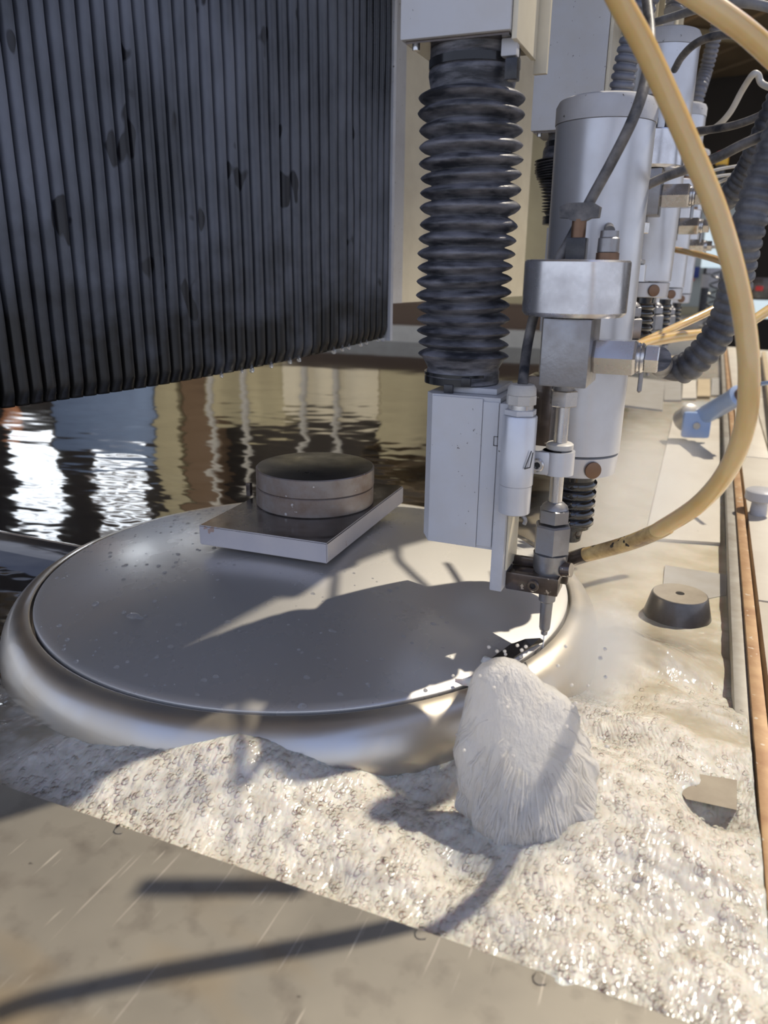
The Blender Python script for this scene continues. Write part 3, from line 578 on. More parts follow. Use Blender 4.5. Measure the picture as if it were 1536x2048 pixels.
MB().quadbox([V((q[0].x, q[0].y, P2.z - .003)) + nrm * .010, V((q[1].x, q[1].y, P2.z - .003)) + nrm * .010, V((q[1].x, q[1].y, P2.z - .003)) - nrm * .02, V((q[0].x, q[0].y, P2.z - .003)) - nrm * .02],
    [V((q[0].x, q[0].y, zt)) + nrm * .010, V((q[1].x, q[1].y, zt)) + nrm * .010, V((q[1].x, q[1].y, zt)) - nrm * .02, V((q[0].x, q[0].y, zt)) - nrm * .02]).build('end_plate', 'greypaint', cv, False)
# gantry side panel behind the cover
G1 = at(772, 607, .98); G2 = onz(1045, 592, G1.z); h1 = (G2 - G1).normalized()
n1 = V((h1.y, -h1.x, 0)); n1 = -n1 if n1.dot(CP - G1) < 0 else n1
gp = empty('gantry_housing', G1, 'tall cream gantry housing with its shaded strip in grey behind the black bellows', 'machine housing')
A, B = G1 - h1 * .03, G2
MB().quadbox([A, B, B - n1 * .25, A - n1 * .25], [V((p.x, p.y, 1.5)) for p in (A, B, B - n1 * .25, A - n1 * .25)]).build('panel', 'cream', gp, False)
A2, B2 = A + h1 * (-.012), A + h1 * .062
MB().quadbox([A2 + n1 * .004, B2 + n1 * .004, B2, A2], [V((p.x, p.y, 1.5)) for p in (A2 + n1 * .004, B2 + n1 * .004, B2, A2)]).build('shaded_strip', 'greypaint', gp, False)  # grey strip puts the shaded part of the cream panel into colour

bp_ = [(-1.3, .60), (-.068, .60), (.072, .98), (-.19, .98), (-.19, .80), (-1.3, .80)]  # out of view; outline shaped to shade the left of the dome
tag(MB().quadbox([V((x, y, .655)) for x, y in bp_], [V((x, y, 1.3)) for x, y in bp_]).build('gantry_shade_beam', 'darksteel', None, False), 'unseen dark gantry bridge overhead, outline shaped for its shadow on the dome', 'gantry')
# ------------------------------------------------------------------ cutting heads, four in a row along the tank
NX, NY = -.0782, .4801
def bolt(c, r, ax, parent, m='steel2'):
    mb = MB().lathe(c, [(0, r), (.0022, r), (.0028, r * .85), (.0028, r * .52), (.0008, r * .48)], 24, ax); o = mb.build('bolt', m, parent)
    MB().lathe(V(c) + ax * .0006, [(0, r * .5), (.0004, r * .49)], 6, ax).build('socket', 'blackplastic', o); return o
def head(idx, ox, oy, dz, label, near):
    T = V((ox, oy, 0)); D = V((ox, oy, dz)); t = empty('cutting_head', T, label, 'cutting head', 'row of cutting heads')
    def B_(a, b, bev=.0, off=D): return MB().box(V(a) + off, V(b) + off, bev)
    # fixed upper housing
    zt = ony(1020, 58, .46).z
    zh = zt + (.21 if idx == 1 else .9)
    u = B_((-.1833, .460, zt), (-.1198, .5105, zh), .0008, T).build('upper_housing', 'white', t)
    B_((-.1194, .4625, zt - .004), (-.1165, .512, zh), .0003, T).build('side_strip', 'cream', u)
    MB().box(V((-.118, .513, zt - .011)) + T, V((-.110, .517, zh)) + T, .0003).build('back_strip', 'cream', u)
    B_((-.181, .463, zt - .0015), (-.121, .5095, zt), .0, T).build('underside', 'darksteel', u)
    MB().lathe(V((-.1765, .468, zt - .004)) + T, [(0, .0022), (.004, .0022)], 16).build('stud', 'steel2', u)
    # bellows
    bx, by = -.1478, .490
    z1 = zt - .0005; zb = .229 + dz; P = []
    vp = [181, 213, 247, 280, 311, 341, 372, 405, 443, 472, 501, 528, 555, 583, 609, 636, 661, 686, 709]
    zs = [ony(940, v, by).z for v in vp]; k = (z1 - .020 - zb - .012) / (ony(940, 80, by).z - .012 - .229 - .02)
    top = [(z1, .0262), (z1 - .005, .0262), (z1 - .0055, .0255), (z1 - .011, .0255), (z1 - .0115, .0262), (z1 - .014, .0262), (z1 - .020, .0250)]
    pk_ = [zb + .012 + (z - .229 - .012) * k for z in zs]
    P = top[:]
    for i, z in enumerate(pk_):
        r = (.0318 - .0022 * i / 18) * (1 + .012 * math.sin(i * 2.1)); nxt = pk_[i + 1] if i < 18 else z - .008 * k; pr = pk_[i - 1] if i else z + .008 * k
        g = .0240 - .0010 * i / 18
        P += [((z + pr) / 2 + .0003, g + .0004), ((z + pr) / 2 - .0003, g + .0004), (z + (pr - z) * .30, r - .0030), (z + (pr - z) * .13, r - .0008), (z, r), (z - (z - nxt) * .13, r - .0008), (z - (z - nxt) * .30, r - .0030)]
    P += [(zb + .009, .0232), (zb + .007, .0238), (zb, .0238)]
    P = sorted(P, key=lambda q: -q[0])
    n_ = 56; vs = []; fs = []; sy = .0 if idx == 0 else .009
    for i, (z, r) in enumerate(P):
        w = (z - zb) / (z1 - zb); cx = bx + T.x + (.0009 * math.sin(z * 60) if idx == 0 else .004 * math.sin(w * 7)); cy = by + T.y
        for q in range(n_):
            a = 2 * math.pi * q / n_; rr = r * (1 + .006 * noise.noise(V((math.cos(a) * 2, math.sin(a) * 2, z * 150)))); tilt = (.0012 * math.sin(z * 90 + 1) + .0006) * math.cos(a - 1) if .05 < w < .95 else 0
            vs.append((cx + rr * math.cos(a), cy + rr * math.sin(a), z + tilt + sy * (w * (1 - w)) * math.cos(a) * math.sin(w * 12)))
    for i in range(len(P) - 1):
        for q in range(n_): q2 = (q + 1) % n_; fs.append((i * n_ + q2, i * n_ + q, (i + 1) * n_ + q, (i + 1) * n_ + q2))
    be = link('bellows', vs, fs, 'rubber', t, True, 75)
    MB().lathe(V((bx, by, z1 - .011)) + T, [(0, .0268), (.0045, .0268)], 48).build('clamp_band', 'bandblack', be)
    MB().box(V((bx + .021, by - .021, z1 - .010)) + T, V((bx + .030, by - .014, z1 - .001)) + T, .001).build('clamp_lug', 'greypaint', be)
    MB().box(V((bx + .024, by - .022, z1 - .022)) + T, V((bx + .031, by - .014, z1 - .011)) + T, .001).build('clamp_lug', 'blackplastic', be)
    MB().lathe(V((bx, by, zb - .0005)), [(0, .0243), (.0045, .0243)], 48).build('clamp_band', 'bandblack', be).location = T
    MB().lathe(V((bx, by, zb + .0050)), [(0, .0245), (.0018, .0245)], 48).build('cable_tie', 'bandblack', be).location = T
    if near:
        for u_, v_ in ((897, 778), (932, 765)):
            p = ony(u_, v_, by - .0245); MB().box(p - V((.003, .001, .0028)), p + V((.003, .0015, .0028)), .0006).build('tie_lock', 'blackplastic', be)
    # lower housing (slide)
    zc_, zd = .1255, .2245
    lo = MB(); out = [(-.1625, .466), (-.1572, .460), (-.1130, .460), (-.1130, .520), (-.1625, .520)]
    lo.quadbox([V((x, y, zc_ + (.003 if x < -.16 else 0))) + D for x, y in out], [V((x, y, zd)) + D for x, y in out]); lw = lo.build('slide_housing', 'white', t, False)
    fx = ony(1008 - 38, 900, .4592).x
    B_((-.1566, .4586, zc_ + .0005), (fx - .0028, .460, zd - .001), .0003).build('cover_plate', 'white', lw)
    B_((fx - .0025, .4588, zc_ + .002), (-.1135, .460, zd - .0025), .0003).build('cover_plate', 'white', lw)
    if near:
        p = ony(987, 882, .4585)
        for a, b in (((0, -.0030), (.0003, .0030)), ((0, .0027), (.0032, .0030)), ((0, -.0030), (.0032, -.0027))): MB().box((p.x + a[0], .4583, p.z + a[1]), (p.x + b[0], .459, p.z + b[1])).build('slot_line', 'blackplastic', lw)
    B_((-.150, .470, zd), (-.118, .512, zd + .004), .001).build('collar', 'greypaint', lw)
    # bracket down to the nozzle
    br = B_((-.1128, .4575, .098), (-.1045, .490, .222), .0012).build('bracket', 'greypaint', t)
    B_((-.1043, .462, .112), (-.1028, .4895, .215), .0003).build('sunlit_side', 'cream', br)  # cream puts the sunlight on the bracket's side face into colour
    # probe cylinder with cable gland
    sx, sy_ = ony(1036, 900, .452).x, .452
    pc = MB().lathe(V((sx, sy_, 0)) + D, [(.1555, .0088), (.1562, .0098), (.1735, .0098), (.1737, .0095), (.1741, .0095), (.1743, .0103), (.216, .0103), (.2168, .0098), (.217, .0090)], 40).build('probe_cylinder', 'alu', t)
    MB().prism(V((sx, sy_, .217)) + D, .0098, .0035, 6).build('gland_nut', 'greypaint', pc)
    MB().lathe(V((sx, sy_, .2205)) + D, [(0, .0075), (.003, .0075)], 24).build('thread', 'steel2', pc)
    MB().prism(V((sx, sy_, .2232)) + D, .0090, .0062, 8).build('gland_nut', 'palecable', pc)
    MB().lathe(V((sx, sy_, .2292)) + D, [(0, .0086), (.004, .0084), (.006, .0070), (.0062, .0045)], 32).build('gland_cap', 'palecable', pc)
    hk = [V((sx + .004, sy_, .1555)) + D, V((sx + .0065, sy_ - .001, .1540)) + D, V((sx + .0078, sy_ - .001, .1515)) + D, V((sx + .0072, sy_ - .001, .1490)) + D]
    sweep(spline(hk, 12), .0013, 8).build('drain_tip', 'steel', pc)
    if near:  # printed outline arrow on the probe
        for (ua, va), (ub, vb) in (((1049, 938), (1063, 902)), ((1049, 938), (1060, 935)), ((1060, 935), (1066, 905))):
            p, q = [ (lambda w: w + V((0, -.0004 - math.sqrt(max(0, .0103 ** 2 - (w.x - sx) ** 2)) , 0)))(ony(x, y, sy_ - .0)) for x, y in ((ua, va), (ub, vb))]
            p = ony(ua, va, p.y); q = ony(ub, vb, q.y); sweep([p, (p + q) / 2, q], .00035, 6).build('printed_mark', 'blackplastic', pc)
    # intensifier actuator, valve block, knob
    ax, ay = -.0768, NY
    vc = MB().lathe(V((ax, ay, 0)) + D, [(.2740, .0285), (.2755, .0300), (.2765, .0305), (.3045, .0305), (.3055, .0298), (.3057, .0290), (.3057, .001)], 64).build('valve_actuator', 'steelbar', t, angle=25)
    B_((ax - .0068, ay - .0055, .3057), (ax + .0045, ay + .0055, .3180), .0008).build('knob_base', 'blackplastic', vc)
    kn = MB().lathe(V((ax - .001, ay, .318)) + D, [(0, .0042), (.010, .0042)], 20).build('knob_stem', 'bronze', vc)
    kb = MB(); zz = .327; kb.quadbox([V((ax + x, ay - .004, zz + z)) + D for x, z in ((-.0045, .0), (-.0075, .0015), (-.0120, .0018), (-.0125, .0075), (-.0085, .0098), (.0065, .0098), (.0105, .0075), (.0100, .0018), (.0055, .0015), (.0025, .0))],
        [V((ax + x, ay + .004, zz + z)) + D for x, z in ((-.0045, .0), (-.0075, .0015), (-.0120, .0018), (-.0125, .0075), (-.0085, .0098), (.0065, .0098), (.0105, .0075), (.0100, .0018), (.0055, .0015), (.0025, .0))]).build('wing_knob', 'cable', vc, False)
    cx = ony(1216, 500, NY).x
    cn = MB().lathe(V((cx, ay, .3057)) + D, [(0, .0066), (.0040, .0066)], 24).build('connector_base', 'bronze', vc)
    kr = MB().lathe(V((cx, ay, .3097)) + D, [(0, .0055), (.0005, .0060), (.0078, .0060), (.0085, .0052), (.012, .0050)], 60, rf=lambda h, p: 1 + .025 * math.cos(30 * p + h * 600)).build('knurled_nut', 'steel', cn)
    vb = B_((ax - .0128, ay - .0250, .2345), (ax + .0148, ay + .0150, .2735), .0012).build('valve_block', 'steel', t)
    B_((ax - .0105, ay - .018, .2735), (ax + .0130, ay + .013, .2745), .0).build('gap_ring', 'blackplastic', vb)
    # high pressure fitting to the right
    fx0 = ax + .0148; fz = .2515; fy = NY - .004
    ff = MB().prism(V((fx0, fy, fz)) + D, .0112, .0245, 6, X3, .10, math.pi / 6).build('hex_fitting', 'steel2', t, False)
    MB().lathe(V((fx0 + .0245, fy, fz)) + D, [(0, .0085), (.001, .0090), (.002, .0083), (.003, .0090), (.004, .0082), (.0045, .0078)], 28, X3).build('thread', 'steel2', ff)
    MB().prism(V((fx0 + .029, fy, fz)) + D, .0086, .0080, 6, X3, .12, math.pi / 6).build('hex_nut', 'steel2', ff, False)
    MB().lathe(V((fx0 + .028, fy, fz - .020)) + D, [(0, .0006), (.001, .0014), (.013, .0014)], 10).build('drip_pin', 'steel', ff)
    # nozzle line
    nt = MB().prism(V((NX, NY, .2195)) + D, .0088, .0100, 6, Z3, .1, .3).build('hex_nut', 'steel2', t, False)
    MB().lathe(V((NX, NY, .2295)) + D, [(0, .0060), (.006, .0060)], 24).build('neck', 'steel', nt)
    MB().lathe(V((NX, NY, .1470)) + D, [(0, .0043), (.0730, .0043)], 28).build('pressure_tube', 'steel2', t)
    cl = MB()
    cl.box(V((NX - .0215, NY - .010, .1765)) + D, V((NX + .004, NY + .008, .1915)) + D, .0015).lathe(V((NX, NY - .001, .1765)) + D, [(0, .0100), (.0150, .0100)], 36)
    co = cl.build('upper_clamp', 'alu', t); bolt(V((NX - .0112, NY - .010, .1830)) + D, .0043, V((0, -1, 0)), co)
    MB().lathe(V((NX, NY, .1915)) + D, [(0, .0065), (.0012, .0085), (.0040, .0085), (.0048, .0075), (.005, .0055)], 32).build('drip_cup', 'palecable', co)
    cb = MB().prism(V((NX, NY, .1435)) + D, .0102, .0095, 6, Z3, .12, .25).build('gland_nut', 'steel', t, False)
    MB().lathe(V((NX, NY, .1530)) + D, [(0, .0088), (.002, .0080), (.0045, .0050)], 28).build('cone', 'steel', cb)
    mx_ = MB().prism(V((NX, NY, .1225)) + D, .0122, .0200, 6, Z3, .10, .25).build('mixing_body', 'steel', t, False)
    MB().lathe(V((NX, NY, .1035)) + D, [(0, .0080), (.003, .0088), (.008, .0108), (.019, .0114)], 40).build('mixing_cone', 'steel', mx_)
    MB().lathe(V((NX + .009, NY - .004, .1135)) + D, [(0, .0050), (.006, .0048)], 20, V((1, -.2, .12))).build('abrasive_port', 'darksteel', mx_)
    lc = MB(); lc.box(V((-.1045, NY - .0125, .0965)) + D, V((NX + .0085, NY + .006, .1090)) + D, .0012).box(V((NX + .004, NY + .0062, .0985)) + D, V((NX + .0115, NY + .0115, .1105)) + D, .001)
    lo_ = lc.build('lower_clamp', 'darksteel', t); bolt(V((NX - .0075, NY - .0125, .1027)) + D, .0040, V((0, -1, 0)), lo_, 'darksteel')
    MB().box(V((-.104, NY + .002, .1091)) + D, V((NX - .008, NY + .0055, .1155)) + D, .001).build('clamp_back', 'darksteel', lo_)
    MB().lathe(V((NX, NY, .062)) + D, [(0, .0012), (.0008, .0022), (.0035, .0024), (.0042, .0032), (.0060, .0037), (.0250, .0042), (.0262, .0055), (.0318, .0057), (.0330, .0045)], 32).build('nozzle', 'steel', t)
    # motor behind
    mxx, my = -.0794, .560
    mo = MB().lathe(V((mxx, my, 0)) + D, [(.1760, .0295), (.1765, .0306), (.3890, .0313), (.3894, .0306)], 64).build('motor_housing', 'alu', t)
    MB().lathe(V((mxx, my, .3894)) + D, [(0, .0318), (.010, .0318), (.0135, .0300), (.0150, .0262), (.0155, .010), (.0155, .001)], 64).build('motor_cap', 'greypaint', mo)
    rg = MB().lathe(V((mxx, my, .1600)) + D, [(0, .0270), (.0008, .0290), (.0145, .0300), (.0150, .0285)], 64).build('end_ring', 'alu', mo)
    MB().lathe(V((mxx + .0165, my - .0260, .1672)) + D, [(0, .0060), (.0012, .0058), (.0016, .0040)], 24, V((.52, -.85, 0))).build('oval_hole', 'bronze', rg)  # dark bronze disc put in for the oval hole
    MB().lathe(V((mxx, my, 0)) + D, [(.1585, .0110), (.1583, .0158)] , 40)
    P = [(.1600, .0150)]
    for i in range(5): zc2 = .1500 - i * .0072; P += [(zc2 + .0038, .0146), (zc2 + .0022, .0166), (zc2 - .0012, .0168), (zc2 - .003, .0150)]
    P += [(.1165, .0145), (.1162, .0100), (.1120, .0092), (.1065, .0088), (.1055, .0080)]
    MB().lathe(V((mxx + .001, my, 0)) + D, P, 48).build('rubber_boot', 'rubberclean', t, angle=50)
    B_((mxx - .030, my - .045, .185), (mxx - .012, my - .020, .232), .001).build('mount_block', 'darksteel', t)
    return t, D
LB = ['nearest cutting head, nozzle down at the dome, silver motor behind the valve block', 'second cutting head of the row, raised high behind the nearest silver motor', 'third cutting head of the row, narrow white motor behind the second', 'farthest cutting head of the row, at the end of the white motors']
OFF = [(0, 0, 0), (.0050, .32, .114), (.008, .62, .103), (.011, .92, .088)]
HD = [head(i, *OFF[i], LB[i], i == 0) for i in range(4)]
MT['jet'] = mat('jet_water', (.9, .92, .95), .1, 0, ior=1.33, trans=.5)
tag(MB().lathe((NX, NY, .045), [(0, .0006), (.0172, .0005)], 10).build('water_jet', 'jet'), 'thin vertical water jet between nozzle tip and dome', 'water jet')

# ------------------------------------------------------------------ hoses and cables
def P3(L): return [at(*q) for q in L]
ho = empty('abrasive_hose', CP, 'big translucent yellow hose curving down in front to the nearest nozzle', 'hose')
path = [(1215, -50, .30), (1238, 0, .305), (1285, 85, .31), (1330, 180, .315), (1383, 300, .32), (1432, 420, .325), (1468, 540, .33), (1490, 650, .335), (1498, 750, .34), (1490, 850, .35), (1455, 940, .37), (1395, 1010, .40), (1310, 1065, .44)]
tube('hose_wall', P3(path), .0047, 'hose', ho, 24, 160)
tube('stained_length', P3([(1335, 1052, .432), (1312, 1064, .439), (1260, 1085, .465), (1210, 1100, .485), (1170, 1110, .50)]), .0048, 'hosestain', ho, 24, 40)
tube('wet_end', P3([(1172, 1109, .499), (1150, 1116, .507), (1128, 1123, .515)]), .0050, 'darksteel', ho, 20, 12)
tag(tube('abrasive_hose', P3([(1340, -40, .36), (1400, -2, .36), (1450, 32, .36), (1500, 70, .36), (1560, 125, .36)]), .0054, 'hose', None, 22, 60), 'second big yellow hose crossing the top right corner', 'hose')
gl = HD[0][1]; sx = ony(1036, 900, .452).x
tag(tube('sensor_cable', [V((sx, .452, .234))] + P3([(1055, 690, .475), (1072, 618, .47), (1100, 550, .46), (1141, 478, .45), (1181, 401, .44), (1223, 324, .43), (1263, 244, .42), (1286, 180, .42), (1298, 120, .43), (1300, 60, .45), (1290, -30, .48)]), .0031, 'cable', None, 14, 160), 'black dusty cable running up from the probe gland across the motor', 'cable')
cx = ony(1216, 500, NY).x
tag(tube('connector_cable', [V((cx, NY, .3215))] + P3([(1219, 448, .51), (1238, 415, .505), (1275, 382, .50), (1330, 354, .49), (1390, 333, .475), (1440, 312, .46), (1490, 287, .45), (1560, 258, .44)]), .0030, 'cable', None, 14, 120), 'dusty black cable from the knurled connector to the right', 'cable')
tag(tube('signal_cable', P3([(1205, 75, .9), (1250, 66, .8), (1300, 48, .62), (1350, 32, .55), (1400, 17, .5), (1450, 8, .48), (1500, 7, .46), (1570, 22, .45)]), .0028, 'greycable', None, 12, 90), 'grey cable arching across the very top of the motors', 'cable')
tag(tube('signal_cable', P3([(1349, 139, .70), (1365, 112, .66), (1395, 85, .62), (1440, 70, .6), (1490, 73, .58), (1560, 100, .55)]), .0032, 'cable', None, 12, 80), 'dark curved cable in front of the second motor', 'cable')
tag(tube('signal_cable', P3([(1395, 262, .62), (1430, 258, .60), (1470, 250, .58), (1510, 236, .57), (1560, 212, .56)]), .0030, 'cable', None, 12, 60), 'short dark cable below the white bent one', 'cable')
tag(tube('white_cable', P3([(1400, 268, .80), (1432, 254, .78), (1460, 225, .76), (1485, 180, .74), (1505, 150, .72), (1516, 150, .72), (1525, 168, .72), (1560, 182, .7)]), .0030, 'palecable', None, 12, 90), 'pale cable with a sharp bend at the right', 'cable')
# corrugated hoses
p0 = at(1297, 724, .505); 
hh = empty('pressure_hose', p0, 'thick black corrugated hose from the hex fitting curving up to the right', 'hose')
tube('smooth_sleeve', [V((-.0255, NY - .004, .2515))] + P3([(1325, 733, .498), (1352, 740, .495), (1366, 738, .492)]), .0072, 'rubber', hh, 20, 20)
corr('corrugated_sleeve', P3([(1360, 740, .493), (1385, 726, .485), (1420, 690, .475), (1450, 640, .465), (1468, 585, .455), (1480, 525, .445), (1495, 460, .435), (1515, 390, .43), (1540, 320, .425), (1570, 250, .42), (1610, 170, .415)]), .0098, 'conduit', hh, .0062, .13, 24, True)
tag(corr('corrugated_hose', P3([(1425, 415, .62), (1455, 395, .6), (1490, 350, .58), (1515, 300, .56), (1545, 230, .54), (1600, 110, .52)]), .0095, 'conduit', None, .0055, .12, 20, True), 'corrugated black hose crossing behind the yellow hose at right', 'hose')
tag(corr('corrugated_hose', P3([(1462, 520, .74), (1475, 470, .72), (1495, 410, .70), (1520, 350, .68), (1560, 280, .66), (1600, 210, .65)]), .0085, 'conduit', None, .0055, .12, 20, True), 'thin corrugated hose squeezed between the two thick ones', 'hose')
tag(corr('motor_conduit', P3([(1240, 192, .60), (1252, 130, .59), (1270, 60, .58), (1292, 0, .57), (1312, -60, .56)]), .0095, 'ribbed', None, .0058, .20, 26, True), 'ribbed conduit rising from the cap of the nearest motor', 'conduit')
tag(corr('motor_conduit', P3([(1348, 26, .92), (1358, -10, .92), (1370, -60, .92)]), .0125, 'ribbed', None, .0062, .20, 22, True), 'ribbed conduit rising from the cap of the second motor', 'conduit')
tag(corr('motor_conduit', P3([(1322, 22, .98), (1326, -10, .98), (1332, -60, .98)]), .0105, 'ribbed', None, .0062, .20, 22, True), 'ribbed conduit just left behind the second motor conduit', 'conduit')
tag(corr('motor_conduit', P3([(1380, 250, 1.12), (1398, 185, 1.1), (1412, 140, 1.1), (1425, 90, 1.08), (1440, 30, 1.06), (1452, -30, 1.05)]), .0098, 'ribbed', None, .0062, .20, 22, True), 'ribbed conduit rising beside the third motor', 'conduit')
for L, r, lb in (([(1268, 694, .72), (1300, 678, .74), (1350, 655, .78), (1400, 632, .80), (1452, 606, .82)], .0042, 'thin yellow hose slanting up behind the corrugated hose'), ([(1266, 697, .70), (1300, 684, .72), (1350, 674, .74), (1420, 666, .76), (1480, 655, .78), (1560, 605, .80)], .0052, 'thin yellow hose running level behind the corrugated hose'),
    ([(1349, 499, 1.0), (1380, 505, .95), (1430, 518, .88), (1480, 536, .82)], .0040, 'short yellow hose leaving the second head to the right'), ([(1380, 495, 1.35), (1420, 494, 1.3), (1445, 492, 1.3)], .0030, 'thin pale pipe from the farthest fitting')):
    tag(tube('feed_hose', P3(L), r, 'hose' if 'yellow' in lb else 'palecable', None, 12, 50), lb, 'hose')
for i, L in enumerate(([(1395, 350, .9), (1440, 338, .9), (1500, 328, .9)], [(1398, 362, .95), (1440, 352, .95), (1480, 348, .95)], [(1372, 392, .90), (1400, 380, .85), (1445, 362, .85), (1490, 343, .80), (1540, 322, .70)])):
    tag(tube('thin_wire', P3(L), .0018, 'palecable', None, 8, 30), ['upper', 'middle', 'lower'][i] + ' of three thin pale wires behind the yellow hose', 'cable')
# tee handle screw under the fitting is a part; blue cylinder over the rail
bc = empty('blue_cylinder', CP, 'pale blue cylinder with a square end flange across the tank rim', 'cylinder')
zf = onz(1382, 872, .012); db = (zf - CP).dot(FW); print('blue depth', db)
q0, q1 = at(1395, 838, db), at(1468, 797, db * .93); axd = (q1 - q0).normalized(); ln = (q1 - q0).length
MB().lathe(q0, [(0, .0165), (ln, .0165), (ln + .004, .0185), (ln + .014, .0185), (ln + .016, .010)], 36, axd).build('barrel', 'blue', bc)
fc = at(1394, 848, db * .985); MB().box(fc + V((-.026, -.006, -.026)), fc + V((.024, .008, .022)), .007, .25).build('flange', 'blue', bc)
MB().lathe(q1 + axd * .012, [(0, .011), (.012, .011), (.013, .008), (.022, .008)], 24, axd).build('brass_tip', 'bronze', bc)
MB().lathe(at(1365, 845, db) + V((0, .02, 0)), [(0, .018), (.002, .022), (.030, .022), (.034, .016)], 32, axd).build('rear_cap', 'palegrey', bc)
MB().lathe(fc + V((0, -.006, -.002)), [(0, .006), (.004, .006)], 20, V((0, -1, 0))).build('bolt_head', 'palegrey', bc)
kp_ = at(1531, 893, .92); kk = empty('rest_button', kp_, 'grey round button foot standing on the deck at the right edge', 'button')
dzz = RZ - .006
MB().lathe((kp_.x + .004, kp_.y, dzz), [(0, .010), (.018, .009)], 24).build('stem', 'greypaint', kk)
MB().lathe((kp_.x + .004, kp_.y, dzz + .018), [(0, .016), (.002, .018), (.012, .018), (.014, .015)], 32).build('head', 'greypaint', kk)
pA = [onz(u, v, RZ - .004) for u, v in ((1522, 712), (1530, 712), (1560, 900), (1548, 900))]
tag(MB().quadbox(pA, [p + V((0, 0, .016)) for p in pA]).build('edge_strip', 'beige', None, False), 'tan strip standing on the deck at the far right edge', 'strip')
tag(tube('air_line', P3([(1522, 768, 1.0), (1540, 765, .98), (1570, 764, .95)]), .0028, 'blue', None, 10, 10), 'short blue air line at the right edge', 'hose')

# ------------------------------------------------------------------ control station beyond the tank
def Bx(u0, v0, u1, v1, d, dep, m, name, parent=None, bev=.004):
    a = at(u0, v0, d); c = at(u1, v1, d); y = (a.y + c.y) / 2; a = ony(u0, v0, y); c = ony(u1, v1, y); b_ = MB().box((a.x, y, c.z), (c.x, y + dep, a.z), bev).build(name, m, parent); return b_, y
cs = empty('control_cabinet', CP, 'green grey control cabinet with blue and red badges behind the motors', 'cabinet')
Bx(1300, 400, 1452, 690, 4.6, .8, 'cabinet', 'body', cs)
bd, yb = Bx(1340, 533, 1397, 556, 4.55, .02, 'navy', 'badge', cs); Bx(1335, 556, 1388, 562, 4.55, .02, 'red', 'badge_stripe', cs)
p = ony(1376, 544, yb - .004); MB().lathe(p, [(0, .016), (.003, .016), (.004, .012)], 20, V((0, -1, 0))).build('emblem', 'bluewall', bd)
Bx(1370, 464, 1408, 478, 4.55, .02, 'navy', 'badge', cs)
Bx(1330, 612, 1412, 632, 4.5, .05, 'olive', 'plinth', cs); Bx(1330, 632, 1420, 637, 4.5, .1, 'blackplastic', 'plinth_gap', cs)
pn = empty('control_pendant', CP, 'white control pendant box on a pale pedestal with coiled cord', 'control panel')
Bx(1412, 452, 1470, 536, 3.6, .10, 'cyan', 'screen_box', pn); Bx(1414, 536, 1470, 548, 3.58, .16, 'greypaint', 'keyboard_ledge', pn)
c0 = at(1430, 640, 3.7); MB().lathe((c0.x, c0.y, -.95), [(0, .075), (1.0, .07)], 28).build('pedestal', 'palegrey', pn); c1 = at(1430, 562, 3.7)
MB().lathe((c0.x, c0.y, c1.z - .03), [(0, .085), (.06, .085)], 28).build('pedestal_head', 'greypaint', pn)
cp = []
for k in range(120): a = k * .42; z = at(1432, 540, 3.5).z - k * .0029; q = at(1432, 560, 3.5); cp.append(V((q.x + .022 * math.cos(a) - .0001 * k, q.y + .022 * math.sin(a), z)))
sweep(cp, .004, 6).build('coiled_cord', 'blackplastic', pn)
tb = empty('work_table', CP, 'pale table with a tilted white screen beyond the tank at right', 'table')
Bx(1340, 640, 1440, 668, 4.0, .5, 'palegrey', 'table_top', tb)
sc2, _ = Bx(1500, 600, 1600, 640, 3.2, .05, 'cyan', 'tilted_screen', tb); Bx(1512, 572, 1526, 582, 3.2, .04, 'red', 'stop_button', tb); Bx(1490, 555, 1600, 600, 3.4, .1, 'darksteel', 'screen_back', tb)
be = empty('beacon_lamp', CP, 'small red and amber beacon beyond the cables', 'beacon')
q = at(1443, 330, 4.0); MB().lathe((q.x, q.y, q.z), [(0, .030), (.035, .030)], 20).build('amber_lens', 'amber', be); MB().lathe((q.x, q.y, q.z + .035), [(0, .030), (.025, .030), (.03, .02)], 20).build('red_lens', 'red', be)
MB().lathe((q.x, q.y, -.95), [(0, .02), (q.z + .95, .02)], 12).build('mast', 'blackplastic', be)
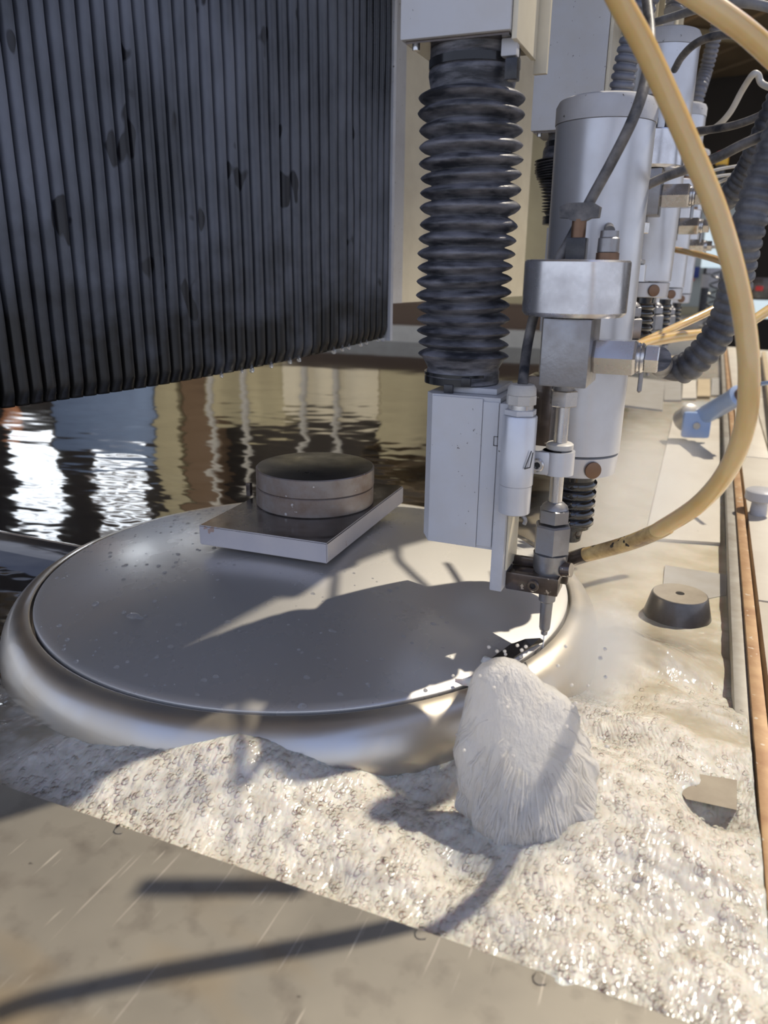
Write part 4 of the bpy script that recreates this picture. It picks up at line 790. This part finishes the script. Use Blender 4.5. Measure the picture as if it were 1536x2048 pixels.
# ------------------------------------------------------------------ mist over the churned water
def mist(name, c, r, dens, lb, seed=0):
    bm = bmesh.new(); bmesh.ops.create_icosphere(bm, subdivisions=3, radius=1); me = bpy.data.meshes.new(name)
    for v in bm.verts: v.co = V((v.co.x * r[0], v.co.y * r[1], v.co.z * r[2]))
    bm.to_mesh(me); bm.free(); m = bpy.data.materials.new(name); m.use_nodes = True; t = m.node_tree; t.nodes.clear(); n = t.nodes; L = t.links
    out = n.new('ShaderNodeOutputMaterial'); vs_ = n.new('ShaderNodeVolumeScatter'); vs_.inputs['Color'].default_value = (1, .97, .92, 1); vs_.inputs['Anisotropy'].default_value = .2
    tc = n.new('ShaderNodeTexCoord'); mp = n.new('ShaderNodeMapping'); mp.inputs['Scale'].default_value = (1 / r[0], 1 / r[1], 1 / r[2]); L.new(tc.outputs['Object'], mp.inputs[0])
    ln_ = n.new('ShaderNodeVectorMath'); ln_.operation = 'LENGTH'; L.new(mp.outputs[0], ln_.inputs[0]); mr = n.new('ShaderNodeMapRange'); mr.interpolation_type = 'SMOOTHSTEP'; mr.inputs[1].default_value = 1; mr.inputs[2].default_value = .2; mr.inputs[3].default_value = 0; mr.inputs[4].default_value = dens
    L.new(ln_.outputs['Value'], mr.inputs[0]); L.new(mr.outputs[0], vs_.inputs['Density']); L.new(vs_.outputs[0], out.inputs['Volume']); me.materials.append(m)
    o = bpy.data.objects.new(name, me); COL.objects.link(o); o.location = c; tag(o, lb, 'mist', kind='stuff'); return o
mist('mist', (-.055, .85, .07), (.10, .36, .075), 4.0, 'thin white mist drifting over the water behind the nozzle')
mist('mist', tuple(onz(1200, 1300, .045)), (.040, .080, .038), 30, 'dense white spray beside the nozzle tip')
mist('mist', tuple(ony(1060, 1560, .335)), (.050, .030, .055), 22, 'fine white spray hanging round the foot of the water column')
# beads of water hanging from the hem of the pleated cover
hb = MB(); rh_ = random.Random(9)
for a, b in zip(pos, pos[1:] + [sL]):
    if a < sL * .46 or rh_.random() < .25: continue
    m_ = a + (b - a) * .6; zb = P1.z + (P2.z - P1.z) * (m_ / sL) - .006 * math.sin(m_ / sL * math.pi); p = P1 + h0 * m_ + nrm * .003; r = rh_.uniform(.0014, .0026)
    hb.lathe((p.x, p.y, zb - r * .9), [(-r * .9, r * .1), (-r * .6, r * .75), (0, r), (r * .8, r * .8), (r * 2.2, r * .35), (r * 3, r * .1)], 12)
tag(hb.build('hem_droplets', 'drop', None, angle=180), 'beads of water hanging along the lower edge of the pleated cover', 'water droplets', kind='stuff')
